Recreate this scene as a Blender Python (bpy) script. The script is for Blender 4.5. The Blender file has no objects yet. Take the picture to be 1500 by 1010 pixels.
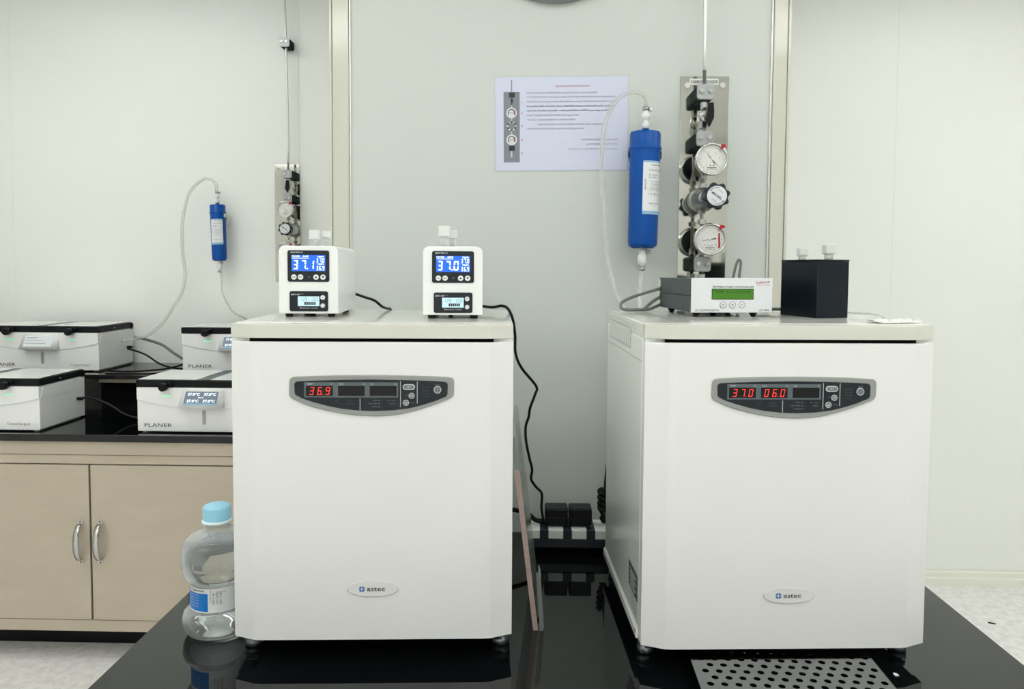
import bpy, bmesh, math, random
from math import pi, sin, cos, atan, radians as rad
from mathutils import Vector, Matrix
random.seed(7)
S = bpy.context.scene
COL = S.collection

# ------------------------------------------------------------------ camera
F = 1083.0
cd = bpy.data.cameras.new('camera'); cam = bpy.data.objects.new('camera', cd); COL.objects.link(cam)
cd.sensor_width = 36; cd.lens = F / 1500 * 36; cd.shift_y = -58 / 1500; cd.clip_start = .02
yaw, pitch, roll = atan(25 / F), rad(2.9), .0065
R = Matrix.Rotation(yaw, 3, 'Z') @ Matrix.Rotation(-pitch, 3, 'X') @ Matrix.Rotation(-roll, 3, 'Y')
M = Matrix((R.col[0], R.col[2], -R.col[1])).transposed().to_4x4(); M.translation = (0, 0, 1.34)
cam.matrix_world = M
S.camera = cam

# ------------------------------------------------------------------ world, exposure
w = bpy.data.worlds.new('world'); S.world = w; w.use_nodes = True
w.node_tree.nodes['Background'].inputs[0].default_value = (.8, .85, .9, 1)
w.node_tree.nodes['Background'].inputs[1].default_value = .3
S.view_settings.view_transform = 'Standard'; S.view_settings.look = 'None'
S.view_settings.gamma = 1; S.view_settings.use_curve_mapping = False
S.view_settings.exposure = 0.0
try:
    S.cycles.use_denoising = True; S.cycles.max_bounces = 10; S.cycles.transparent_max_bounces = 16
    S.cycles.caustics_reflective = False; S.cycles.caustics_refractive = False
except Exception: pass
LAMP = 18.6

# ------------------------------------------------------------------ materials
def lin(c): return tuple((x / 12.92 if x <= .04045 else ((x + .055) / 1.055) ** 2.4) for x in (v / 255 for v in c))
def mat(name, rgb, rough=.5, metal=0, spec=.5, emit=None, es=1, trans=0, ior=1.45, coat=0, alpha=1):
    m = bpy.data.materials.new(name); m.use_nodes = True
    b = m.node_tree.nodes['Principled BSDF']; I = b.inputs
    I['Base Color'].default_value = (*lin(rgb), 1); I['Roughness'].default_value = rough; I['Metallic'].default_value = metal
    I['Specular IOR Level'].default_value = spec; I['IOR'].default_value = ior
    I['Transmission Weight'].default_value = trans; I['Coat Weight'].default_value = coat; I['Alpha'].default_value = alpha
    if emit: I['Emission Color'].default_value = (*lin(emit), 1); I['Emission Strength'].default_value = es
    return m
def noise_mat(name, c1, c2, scale=(1, 1, 1), ns=5, rough=.4, metal=0, bump=0, coat=0, lo=.35, hi=.65, spec=.5, det=3, rvar=0):
    m = mat(name, c1, rough, metal, spec, coat=coat); nt = m.node_tree; N = nt.nodes; L = nt.links; b = N['Principled BSDF']
    tc = N.new('ShaderNodeTexCoord'); mp = N.new('ShaderNodeMapping'); mp.inputs['Scale'].default_value = scale
    nz = N.new('ShaderNodeTexNoise'); nz.inputs['Scale'].default_value = ns; nz.inputs['Detail'].default_value = det
    cr = N.new('ShaderNodeValToRGB'); cr.color_ramp.elements[0].position = lo; cr.color_ramp.elements[1].position = hi
    cr.color_ramp.elements[0].color = (*lin(c1), 1); cr.color_ramp.elements[1].color = (*lin(c2), 1)
    L.new(tc.outputs['Object'], mp.inputs[0]); L.new(mp.outputs[0], nz.inputs['Vector']); L.new(nz.outputs['Fac'], cr.inputs[0]); L.new(cr.outputs[0], b.inputs['Base Color'])
    if bump:
        bp = N.new('ShaderNodeBump'); bp.inputs['Strength'].default_value = bump; bp.inputs['Distance'].default_value = .002
        L.new(nz.outputs['Fac'], bp.inputs['Height']); L.new(bp.outputs[0], b.inputs['Normal'])
    if rvar:
        mr = N.new('ShaderNodeMapRange'); mr.inputs[3].default_value = rough - rvar; mr.inputs[4].default_value = rough + rvar
        L.new(nz.outputs['Fac'], mr.inputs[0]); L.new(mr.outputs[0], b.inputs['Roughness'])
    return m
def clear_mat(name, tint, opac, rough=.08):
    # thin clear plastic: mostly see-through with a glossy, slightly milky skin
    m = bpy.data.materials.new(name); m.use_nodes = True; nt = m.node_tree; N = nt.nodes; L = nt.links
    for n in list(N): N.remove(n)
    out = N.new('ShaderNodeOutputMaterial'); tr = N.new('ShaderNodeBsdfTransparent'); tr.inputs[0].default_value = (*lin(tint), 1)
    pr = N.new('ShaderNodeBsdfPrincipled'); pr.inputs['Base Color'].default_value = (*lin(tint), 1); pr.inputs['Roughness'].default_value = rough
    lw = N.new('ShaderNodeLayerWeight'); lw.inputs[0].default_value = .35
    mr = N.new('ShaderNodeMapRange'); mr.inputs[3].default_value = opac; mr.inputs[4].default_value = min(1, opac + (.55 if opac > .05 else .08))
    mx = N.new('ShaderNodeMixShader')
    L.new(lw.outputs['Facing'], mr.inputs[0]); L.new(mr.outputs[0], mx.inputs[0]); L.new(tr.outputs[0], mx.inputs[1]); L.new(pr.outputs[0], mx.inputs[2]); L.new(mx.outputs[0], out.inputs[0])
    return m
MT = {}
MT['panel'] = noise_mat('white_wall_panel', (243, 244, 240), (240, 242, 237), (.5, .5, .5), 1.2, .32, spec=.45)
MT['joint'] = mat('panel_joint_sealant', (240, 240, 236), .5)
MT['pillar'] = noise_mat('grey_pillar_panel', (212, 216, 211), (209, 214, 209), (.6, .6, .6), 1.1, .5, spec=.4)
MT['cream'] = mat('cream_trim', (212, 212, 199), .12, spec=.7)
MT['trimline'] = mat('trim_bright_edge', (226, 226, 220), .2, metal=.3)
MT['ceil'] = mat('ceiling_white', (235, 236, 236), .6)
MT['skirt'] = mat('skirting_vinyl', (238, 238, 226), .35)
MT['white'] = noise_mat('white_coated_steel', (234, 234, 233), (231, 232, 230), (1, 1, 1), 2, .28, spec=.5)
MT['whiteside'] = noise_mat('white_enamel_lightened', (240, 243, 238), (237, 240, 235), (1, 1, 1), 2, .16, spec=.6)  # same paint as the door, lightened to put light on the flanks into colour
MT['lid'] = mat('cream_grey_plastic', (212, 212, 202), .3)
MT['lidtop'] = mat('cream_glossy_top', (226, 228, 220), .1, spec=.6)
MT['dark'] = mat('dark_gap', (6, 7, 8), .8, spec=.1)
MT['bezel'] = mat('grey_bezel_plastic', (148, 150, 146), .35)
MT['bezin'] = mat('slate_window_frame', (88, 98, 102), .4)
MT['navy'] = mat('dark_navy_faceplate', (20, 28, 36), .25)
MT['blackgl'] = mat('black_readout_window', (4, 6, 9), .15)
MT['red'] = mat('red_led_segments', (200, 20, 20), .5, emit=(255, 60, 52), es=1.3)
MT['redtube'] = mat('red_label_print', (150, 40, 45), .6)
MT['printw'] = mat('pale_print', (200, 206, 206), .5)
MT['printd'] = mat('dim_print', (66, 76, 84), .5)
MT['printk'] = mat('black_print', (22, 24, 28), .5)
MT['printg'] = mat('grey_print', (120, 122, 126), .5)
MT['blue'] = mat('emblem_blue', (34, 104, 176), .4)
MT['badge'] = mat('badge_silver', (228, 228, 227), .3)
MT['badgerim'] = mat('badge_rim', (196, 197, 197), .3)
MT['grbtn'] = mat('grey_button', (108, 116, 120), .4)
MT['ltbtn'] = mat('pale_button', (200, 204, 204), .4)
MT['chrome'] = mat('chrome', (200, 200, 198), .16, metal=1)
MT['steel'] = mat('satin_steel', (176, 176, 172), .3, metal=1)
MT['mirror'] = noise_mat('polished_steel_plate', (206, 206, 198), (200, 200, 192), (1, 1, 8), 3, .07, metal=1)
MT['brush'] = noise_mat('brushed_cabinet_steel', (199, 188, 169), (192, 181, 162), (1.5, 1.5, 6), 3, .42, metal=.2, lo=.3, hi=.7, det=6, rvar=.05)
MT['foot'] = mat('grey_foot_metal', (112, 116, 120), .3, metal=.9)
MT['table'] = noise_mat('black_glossy_worktop', (10, 12, 14), (14, 16, 18), (1, 1, 1), 6, .035, spec=.6)
MT['black'] = mat('black_plastic', (10, 12, 16), .38, spec=.25)
MT['blackmat'] = mat('matt_black_rubber', (16, 17, 20), .6)
MT['bluebox'] = mat('blue_black_acrylic', (14, 22, 32), .3, spec=.3)
MT['bluep'] = noise_mat('blue_filter_plastic', (0, 80, 168), (0, 76, 160), (2, 2, 2), 4, .36, spec=.35)
MT['bluep2'] = MT['bluep']
MT['label'] = mat('white_label', (232, 234, 236), .4)
MT['labelb'] = mat('pale_blue_label_band', (140, 190, 220), .4)
MT['wplast'] = mat('white_plastic', (236, 237, 235), .35)
MT['casewh'] = mat('white_housing', (240, 241, 240), .25)
MT['lcdblue'] = mat('blue_backlit_lcd', (20, 80, 200), .3, emit=(34, 104, 214), es=.75)
MT['lcdpale'] = mat('pale_backlit_lcd', (190, 225, 235), .3, emit=(196, 226, 236), es=.35)
MT['lcdgreen'] = mat('green_backlit_lcd', (60, 110, 30), .25, emit=(66, 120, 30), es=.35)
MT['lcdgrey'] = mat('grey_backlit_screen', (100, 112, 124), .3, emit=(92, 104, 116), es=.4)
MT['lcdwhite'] = mat('washed_out_screen', (205, 210, 212), .12, emit=(200, 206, 208), es=.2)
MT['lcdtext'] = mat('lit_white_segments', (230, 240, 255), .4, emit=(236, 244, 255), es=.9)
MT['ctrlgrey'] = mat('slate_grey_case', (78, 86, 87), .5, spec=.25)
MT['silver'] = mat('silver_white_front', (224, 226, 230), .4)
MT['greyblk'] = mat('cast_grey_clamp', (170, 173, 174), .4, metal=.3)
MT['greenblk'] = mat('dark_green_clamp', (22, 40, 40), .65, spec=.12)
MT['dial'] = mat('white_dial', (226, 226, 222), .3)
MT['marker'] = mat('red_marker', (176, 26, 48), .4)
MT['knob'] = mat('navy_black_knob', (18, 26, 38), .35)
MT['paper'] = mat('laminated_paper', (222, 225, 238), .35)
MT['film'] = clear_mat('laminate_film', (250, 251, 255), .03, .1)
MT['pgrey'] = mat('printed_grey', (132, 136, 142), .45)
MT['tube'] = clear_mat('clear_tubing', (242, 243, 240), .2, .12)
MT['clear'] = clear_mat('clear_vial_plastic', (240, 242, 240), .3, .1)
MT['milky'] = clear_mat('milky_white_plastic', (246, 248, 246), .62, .3)
MT['bottle'] = clear_mat('clear_bottle_plastic', (240, 243, 244), .12, .06)
MT['water'] = mat('water', (250, 252, 252), .02, trans=1, ior=1.333)
MT['cap'] = mat('pale_blue_cap', (150, 208, 232), .35)
MT['capw'] = mat('white_cap_ring', (222, 236, 240), .4)
MT['lblue'] = mat('bright_blue_label', (20, 120, 205), .4)
MT['greycab'] = mat('grey_cable', (112, 114, 108), .45)
MT['pink'] = noise_mat('pinkish_beige_edge', (182, 160, 152), (168, 146, 140), (1, 1, 4), 20, .5)
MT['greyacr'] = clear_mat('smoky_acrylic', (150, 158, 152), .72, .15)
MT['greymet'] = mat('grey_channel', (128, 132, 132), .4, metal=.4)
MT['tissue'] = mat('crumpled_film_white', (236, 238, 232), .4)
MT['green'] = mat('green_indicator', (120, 235, 170), .4, emit=(120, 240, 175), es=.6)
MT['rating'] = mat('grey_rating_plate', (96, 102, 106), .4, metal=.3)
MT['lamp'] = mat('lamp_tube', (255, 255, 255), .5, emit=(252, 253, 249), es=LAMP)
MT['plate'] = noise_mat('perforated_polished_steel', (150, 152, 152), (140, 142, 142), (3, 3, 3), 4, .12, metal=1)
MT['grid'] = mat('grille_shadow_grey', (176, 180, 174), .5)
MT['stripw'] = mat('white_rail', (222, 228, 222), .4)
MT['stripn'] = mat('navy_black_rail', (24, 30, 40), .45)
MT['fixture'] = mat('grey_rim', (150, 154, 156), .3, metal=.4)

# speckled vinyl floor
def floor_mat():
    m = mat('speckled_vinyl', (206, 207, 206), .45); nt = m.node_tree; N = nt.nodes; L = nt.links; b = N['Principled BSDF']
    tc = N.new('ShaderNodeTexCoord')
    nz = N.new('ShaderNodeTexNoise'); nz.inputs['Scale'].default_value = 34; nz.inputs['Detail'].default_value = 5
    c1 = N.new('ShaderNodeValToRGB'); c1.color_ramp.elements[0].position = .36; c1.color_ramp.elements[1].position = .6
    c1.color_ramp.elements[0].color = (*lin((232, 230, 229)), 1); c1.color_ramp.elements[1].color = (*lin((246, 245, 243)), 1)
    vo = N.new('ShaderNodeTexVoronoi'); vo.inputs['Scale'].default_value = 60; vo.inputs['Randomness'].default_value = 1
    c2 = N.new('ShaderNodeValToRGB'); c2.color_ramp.elements[0].position = .08; c2.color_ramp.elements[1].position = .16
    c2.color_ramp.elements[0].color = (*lin((178, 178, 178)), 1); c2.color_ramp.elements[1].color = (1, 1, 1, 1)
    mx = N.new('ShaderNodeMixRGB'); mx.blend_type = 'MULTIPLY'; mx.inputs[0].default_value = .8
    L.new(tc.outputs['Object'], nz.inputs['Vector']); L.new(tc.outputs['Object'], vo.inputs['Vector'])
    L.new(nz.outputs['Fac'], c1.inputs[0]); L.new(vo.outputs['Distance'], c2.inputs[0])
    L.new(c1.outputs[0], mx.inputs[1]); L.new(c2.outputs[0], mx.inputs[2]); L.new(mx.outputs[0], b.inputs['Base Color'])
    return m
MT['floor'] = floor_mat()

# ------------------------------------------------------------------ geometry helpers
class G:
    """Collects shapes into one bmesh."""
    def __init__(s): s.bm = bmesh.new()
    def _add(s, vs, fs, smooth=False):
        v = [s.bm.verts.new(p) for p in vs]
        for f in fs:
            try:
                q = s.bm.faces.new([v[i] for i in f]); q.smooth = smooth
            except ValueError: pass
        return v
    def box(s, x0, x1, y0, y1, z0, z1, bev=0, seg=2):
        t = bmesh.new()
        bmesh.ops.create_cube(t, size=1)
        for v in t.verts: v.co = Vector(((x0 + x1) / 2 + v.co.x * (x1 - x0), (y0 + y1) / 2 + v.co.y * (y1 - y0), (z0 + z1) / 2 + v.co.z * (z1 - z0)))
        if bev:
            bmesh.ops.bevel(t, geom=list(t.edges), offset=bev, segments=seg, affect='EDGES', profile=.5)
            for f in t.faces: f.smooth = max(abs(c) for c in f.normal) < .999
        s._merge(t); return s
    def _merge(s, t):
        me = bpy.data.meshes.new('t'); t.to_mesh(me); t.free(); s.bm.from_mesh(me); bpy.data.meshes.remove(me)
    def prism(s, pts, a0, a1, axis='y', bev=0, seg=2, smooth=False):
        """pts 2D polygon; axis y: pts=(x,z); axis z: pts=(x,y); axis x: pts=(y,z)"""
        t = bmesh.new()
        def P(p, a): return {'y': (p[0], a, p[1]), 'z': (p[0], p[1], a), 'x': (a, p[0], p[1])}[axis]
        A = [t.verts.new(P(p, a0)) for p in pts]; B = [t.verts.new(P(p, a1)) for p in pts]
        n = len(pts); t.faces.new(A); t.faces.new(B[::-1])
        for i in range(n):
            f = t.faces.new([A[i], B[i], B[(i + 1) % n], A[(i + 1) % n]]); f.smooth = smooth
        bmesh.ops.recalc_face_normals(t, faces=t.faces)
        if bev:
            es = [e for e in t.edges if all(abs(e.verts[k].co['xyz'.index(axis)] - a0) < 1e-7 for k in (0, 1))]
            bmesh.ops.bevel(t, geom=es, offset=bev, segments=seg, affect='EDGES', profile=.5)
        s._merge(t); return s
    def cyl(s, c, r, h, axis='z', seg=24, r2=None, smooth=True):
        r2 = r if r2 is None else r2; c = Vector(c)
        def P(a, rr, k):
            u, v = rr * cos(a), rr * sin(a)
            return c + Vector({'z': (u, v, k), 'y': (u, k, v), 'x': (k, u, v)}[axis])
        A = [s.bm.verts.new(P(2 * pi * i / seg, r, 0)) for i in range(seg)]; B = [s.bm.verts.new(P(2 * pi * i / seg, r2, h)) for i in range(seg)]
        fs = [s.bm.faces.new(A), s.bm.faces.new(B[::-1])]
        for i in range(seg):
            f = s.bm.faces.new([A[i], B[i], B[(i + 1) % seg], A[(i + 1) % seg]]); f.smooth = smooth
        return s
    def lathe(s, prof, c=(0, 0, 0), seg=32, axis='z', sy=1, closed=False):
        c = Vector(c); rings = []
        for r, z in prof:
            ring = []
            for i in range(seg):
                a = 2 * pi * i / seg; u, v = r * cos(a), r * sin(a) * sy
                ring.append(s.bm.verts.new(c + Vector({'z': (u, v, z), 'y': (u, z, v), 'x': (z, u, v)}[axis])))
            rings.append(ring)
        for A, B in zip(rings, rings[1:]):
            for i in range(seg):
                f = s.bm.faces.new([A[i], A[(i + 1) % seg], B[(i + 1) % seg], B[i]]); f.smooth = True
        if closed:
            s.bm.faces.new(rings[0][::-1]); s.bm.faces.new(rings[-1])
        return s
    def tube(s, pts, r, seg=10, sub=6, caps=True, flat=1):
        P = smooth_path([Vector(p) for p in pts], sub); n = len(P); rings = []; up = Vector((0.13, .21, 1)).normalized(); N = None
        for i, p in enumerate(P):
            T = (P[min(i + 1, n - 1)] - P[max(i - 1, 0)]).normalized()
            N = (up - T * up.dot(T)) if N is None else (N - T * N.dot(T))
            if N.length < 1e-5: N = T.orthogonal()
            N.normalize(); B = T.cross(N)
            rings.append([s.bm.verts.new(p + (N * cos(2 * pi * k / seg) * flat + B * sin(2 * pi * k / seg)) * r) for k in range(seg)])
        for A, B in zip(rings, rings[1:]):
            for i in range(seg):
                f = s.bm.faces.new([A[i], A[(i + 1) % seg], B[(i + 1) % seg], B[i]]); f.smooth = True
        if caps: s.bm.faces.new(rings[0][::-1]); s.bm.faces.new(rings[-1])
        return s
    def disc(s, c, r, seg=24, axis='y', ry=None):
        ry = ry or r; c = Vector(c)
        vs = [s.bm.verts.new(c + Vector({'y': (r * cos(a), 0, ry * sin(a)), 'z': (r * cos(a), ry * sin(a), 0)}[axis])) for a in (2 * pi * i / seg for i in range(seg))]
        s.bm.faces.new(vs); return s
    def quad(s, x0, x1, z0, z1, y): s._add([(x0, y, z0), (x1, y, z0), (x1, y, z1), (x0, y, z1)], [(0, 1, 2, 3)]); return s
    def poly(s, pts, y): s._add([(p[0], y, p[1]) for p in pts], [tuple(range(len(pts)))]); return s
    def ring(s, c, r0, r1, y, a0=0, a1=2 * pi, seg=40):
        for i in range(seg):
            p, q = a0 + (a1 - a0) * i / seg, a0 + (a1 - a0) * (i + 1) / seg
            s._add([(c[0] + r * cos(a), y, c[1] + r * sin(a)) for r, a in ((r0, p), (r1, p), (r1, q), (r0, q))], [(0, 1, 2, 3)])
        return s
    def mesh(s, name):
        me = bpy.data.meshes.new(name)
        s.bm.normal_update(); s.bm.to_mesh(me); s.bm.free(); return me
def smooth_path(P, sub):
    if len(P) < 3 or sub < 2: return P
    out = []; Q = [P[0] * 2 - P[1]] + P + [P[-1] * 2 - P[-2]]
    for i in range(1, len(Q) - 2):
        a, b, c, d = Q[i - 1:i + 3]
        for k in range(sub):
            t = k / sub
            out.append(.5 * ((2 * b) + (c - a) * t + (2 * a - 5 * b + 4 * c - d) * t * t + (3 * b - a - 3 * c + d) * t ** 3))
    out.append(P[-1]); return out
def rrect(x0, x1, z0, z1, r, n=5):
    pts = []
    for cx, cz, a in ((x1 - r, z1 - r, 0), (x0 + r, z1 - r, 90), (x0 + r, z0 + r, 180), (x1 - r, z0 + r, 270)):
        for k in range(n + 1):
            t = rad(a + 90 * k / n); pts.append((cx + r * cos(t), cz + r * sin(t)))
    return pts

# ------------------------------------------------------------------ object helpers
def obj(name, g, m, parent=None, loc=None, rot=None, **props):
    me = g.mesh(name) if isinstance(g, G) else g
    o = bpy.data.objects.new(name, me); COL.objects.link(o)
    if m is not None:
        me.materials.clear(); me.materials.append(MT[m] if isinstance(m, str) else m)
    if parent: o.parent = parent
    if loc: o.location = loc
    if rot: o.rotation_euler = rot
    for k, v in props.items(): o[k] = v
    return o
def thing(name, label, cat, loc=(0, 0, 0), rz=0, group=None, rot=None):
    o = bpy.data.objects.new(name, None); COL.objects.link(o); o.empty_display_size = .05
    o.location = loc; o.rotation_euler = rot or (0, 0, rz); o['label'] = label; o['category'] = cat
    if group: o['group'] = group
    return o
def tag(o, label, cat, group=None):
    o['label'] = label; o['category'] = cat
    if group: o['group'] = group
    return o
def struct(name, g, m, parent=None, **k):
    o = obj(name, g, m, parent, **k)
    if not parent: o['kind'] = 'structure'
    return o
def copy_tree(o, parent=None):
    c = o.copy(); COL.objects.link(c)
    if parent: c.parent = parent
    for ch in list(o.children): copy_tree(ch, c)
    return c
DG = None
def text(s, m, x, z, y, h=None, w=None, parent=None, name='lettering', align='l', rot=0, bold=0, shear=0, bend=None):
    """flat lettering facing -Y; (x,z) is left/centre of its box; h = cap height or w = total width"""
    cu = bpy.data.curves.new('t', 'FONT'); cu.body = s; cu.size = 1; cu.resolution_u = 2; cu.shear = shear; cu.offset = bold
    t = bpy.data.objects.new('t', cu); COL.objects.link(t)
    bpy.context.view_layer.update()
    me = bpy.data.meshes.new_from_object(t.evaluated_get(bpy.context.evaluated_depsgraph_get()))
    bpy.data.objects.remove(t); bpy.data.curves.remove(cu)
    if not me.vertices: return None
    xs = [v.co.x for v in me.vertices]; ys = [v.co.y for v in me.vertices]
    W = max(xs) - min(xs); Hh = max(ys) - min(ys)
    sc_y = h / .7 if h else None; sc_x = w / W if w else None
    if sc_y is None: sc_y = sc_x
    if sc_x is None: sc_x = sc_y
    x0 = min(xs); mid = (max(ys) + min(ys)) / 2
    for v in me.vertices:
        px = (v.co.x - x0) * sc_x - (W * sc_x / 2 if align == 'c' else (W * sc_x if align == 'r' else 0)); pz = (v.co.y - mid) * sc_y
        c, q = cos(rot), sin(rot)
        X, Z = x + px * c - pz * q, z + px * q + pz * c
        v.co = (X, y, Z)
        if bend: v.co = bend(X, Z)
    me.name = name
    return obj(name, me, m, parent)
SEG = {'0': 'abcdef', '1': 'bc', '2': 'abged', '3': 'abgcd', '4': 'fgbc', '5': 'afgcd', '6': 'afgedc', '7': 'abc', '8': 'abcdefg', '9': 'abcdfg', ' ': ''}
def seg_text(s, m, x, z, y, h, w, gap, t, parent, name='digits', slant=.12):
    """seven-segment digits; z is the bottom"""
    g = G(); cx = x
    def P(a, b): g.poly([(cx + u + slant * (v), z + v) for u, v in a], y)
    for ch in s:
        if ch == '.':
            o = -gap * .75
            P([(o, 0), (o + t, 0), (o + t, t), (o, t)], 0); continue
        e = t * .18; k = h / 2
        D = {'a': [(e, h), (w - e, h), (w - t, h - t), (t, h - t)], 'd': [(e, 0), (w - e, 0), (w - t, t), (t, t)],
             'g': [(t * .6, k), (t, k + t / 2), (w - t, k + t / 2), (w - t * .6, k), (w - t, k - t / 2), (t, k - t / 2)],
             'f': [(0, h - e), (t, h - t), (t, k + t * .6), (0, k + e)], 'b': [(w, h - e), (w - t, h - t), (w - t, k + t * .6), (w, k + e)],
             'e': [(0, e), (t, t), (t, k - t * .6), (0, k - e)], 'c': [(w, e), (w - t, t), (w - t, k - t * .6), (w, k - e)]}
        for q in SEG[ch]: P(D[q], 0)
        cx += w + gap
    return obj(name, g, m, parent)

# =================================================================== SETTING
CZ = 2.62
struct('floor', G().box(-3.2, 3.4, -4.2, 3.3, -.06, 0), 'floor')
struct('ceiling', G().box(-3.2, 3.4, -4.2, 3.3, CZ, CZ + .06), 'ceil')
wb = struct('wall_back', G().box(-3.2, 3.4, 3.16, 3.3, 0, CZ), 'joint')
for sx_ in (-2.217, -.9765, .26, 1.516, 2.76): obj('joint_strip', G().box(sx_ - .0021, sx_ + .0021, 3.1407, 3.16, 0.002, CZ), 'joint', wb)
seams = [-3.2, -2.217, -.9765, .26, 1.516, 2.76, 3.4]
for a, b in zip(seams, seams[1:]):
    obj('wall_panel', G().box(a + .0022, b - .0022, 3.14, 3.16, 0.002, CZ, .0006, 1), 'panel', wb)
struct('wall_left', G().box(-3.26, -3.2, -4.2, 3.3, 0, CZ), 'panel')
struct('wall_right', G().box(3.4, 3.46, -4.2, 3.3, 0, CZ), 'panel')
struct('wall_front', G().box(-3.2, 3.4, -4.26, -4.2, 0, CZ), 'panel')
struct('wall_center', G().box(-.4085, .5355, 1.69, 3.139, 0, CZ), 'pillar')
# cream corner trims of the pillar, each a wide glossy strip and a narrow return lip
def trim(i, x0, x1, lip0, lip1):
    t = struct('trim_%d' % i, G().box(x0, x1, 1.684, 1.76, 0, CZ, .002), 'cream')
    obj('trim_lip', G().box(lip0, lip1, 1.682, 1.76, 0, CZ, .001, 1), 'cream', t)
    return t
t = trim(1, -.4490, -.4115, -.4545, -.4495)
obj('trim_bead', G().box(-.4110, -.4065, 1.686, 1.70, 0, CZ, .001, 1), 'trimline', t)
t = trim(2, .5400, .5710, .5715, .5775)
obj('trim_bead', G().box(.5345, .5395, 1.686, 1.70, 0, CZ, .001, 1), 'trimline', t)
struct('baseboard_right', G().prism([(3.139, 0), (3.118, 0), (3.118, .030), (3.124, .036), (3.124, .056), (3.130, .062), (3.139, .062)], .60, 3.39, 'x'), 'skirt')
struct('baseboard_left', G().prism([(3.139, 0), (3.118, 0), (3.118, .030), (3.124, .036), (3.124, .056), (3.130, .062), (3.139, .062)], -3.19, -.46, 'x'), 'skirt')

# =================================================================== CEILING LIGHTS (out of frame; rows above the camera mirrored in trims and bottle, others added as fill)
first = None
spots = [(-1.25, -.42), (.35, -.42), (1.75, -.42), (-1.25, -.75), (.35, -.75), (1.75, -.75), (-2.5, -2.6), (2.75, -2.6), (-1.75, 2.25), (2.0, 2.2), (-.75, .6), (.95, .6), (-2.0, 1.3), (2.0, 1.3), (0, -2.6), (0, -3.3), (.7, -3.7), (-.7, -3.7), (.45, -2.2), (-.55, -2.2), (-1.45, 1.75), (1.75, 1.8)]
LN = ['leftmost of the nearer row', 'middle of the nearer row', 'rightmost of the nearer row', 'leftmost of the second row', 'middle of the second row', 'rightmost of the second row', 'left added fill far behind the camera', 'right added fill far behind the camera', 'added fill over the far counter', 'added fill over the floor by the skirting', 'added fill over the bottle side of the table', 'added fill over the controller side of the table', 'added fill over the aisle before the cabinet', 'added fill over the aisle beside the table', 'middle added fill far behind the camera', 'middle added fill nearest the rear wall', 'right added fill beside the rear wall', 'left added fill beside the rear wall', 'right added fill of the third row', 'left added fill of the third row', 'added fill nearest the far gas panel', 'added fill above the plain wall by the skirting']
for i, (x, y) in enumerate(spots):
    if i == 0:
        r = thing('ceiling_light', 'slim white ceiling tube light above the camera, outside the picture', 'light', group='ceiling tube lights out of the picture')
        obj('housing', G().box(-.6, .6, -.05, .05, -.03, 0, .004), 'ceil', r)
        obj('tube', G().box(-.58, .58, -.04, .04, -.034, -.0305), 'lamp', r)
        first = r
    else: r = copy_tree(first)
    r.location = (x, y, CZ)
    r['label'] = 'slim white ceiling tube light out of the picture, ' + LN[i]
    r['group'] = 'ceiling tube lights out of the picture'

# =================================================================== CENTRAL TABLE
T = .73
tb = thing('laboratory_table', 'long black glossy topped table carrying the two white incubators', 'table', (.07, 1.24, 0))
obj('worktop', G().box(-.702, .701, -.52, .438, T - .03, T, .0015, 1), 'table', tb)
for sx in (-.66, .62):
    for sy in (-.45, .36): obj('leg', G().box(sx, sx + .04, sy, sy + .04, 0, T - .031), 'steel', tb)
obj('apron', G().box(-.66, .66, -.44, -.42, T - .11, T - .031), 'steel', tb)

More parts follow.
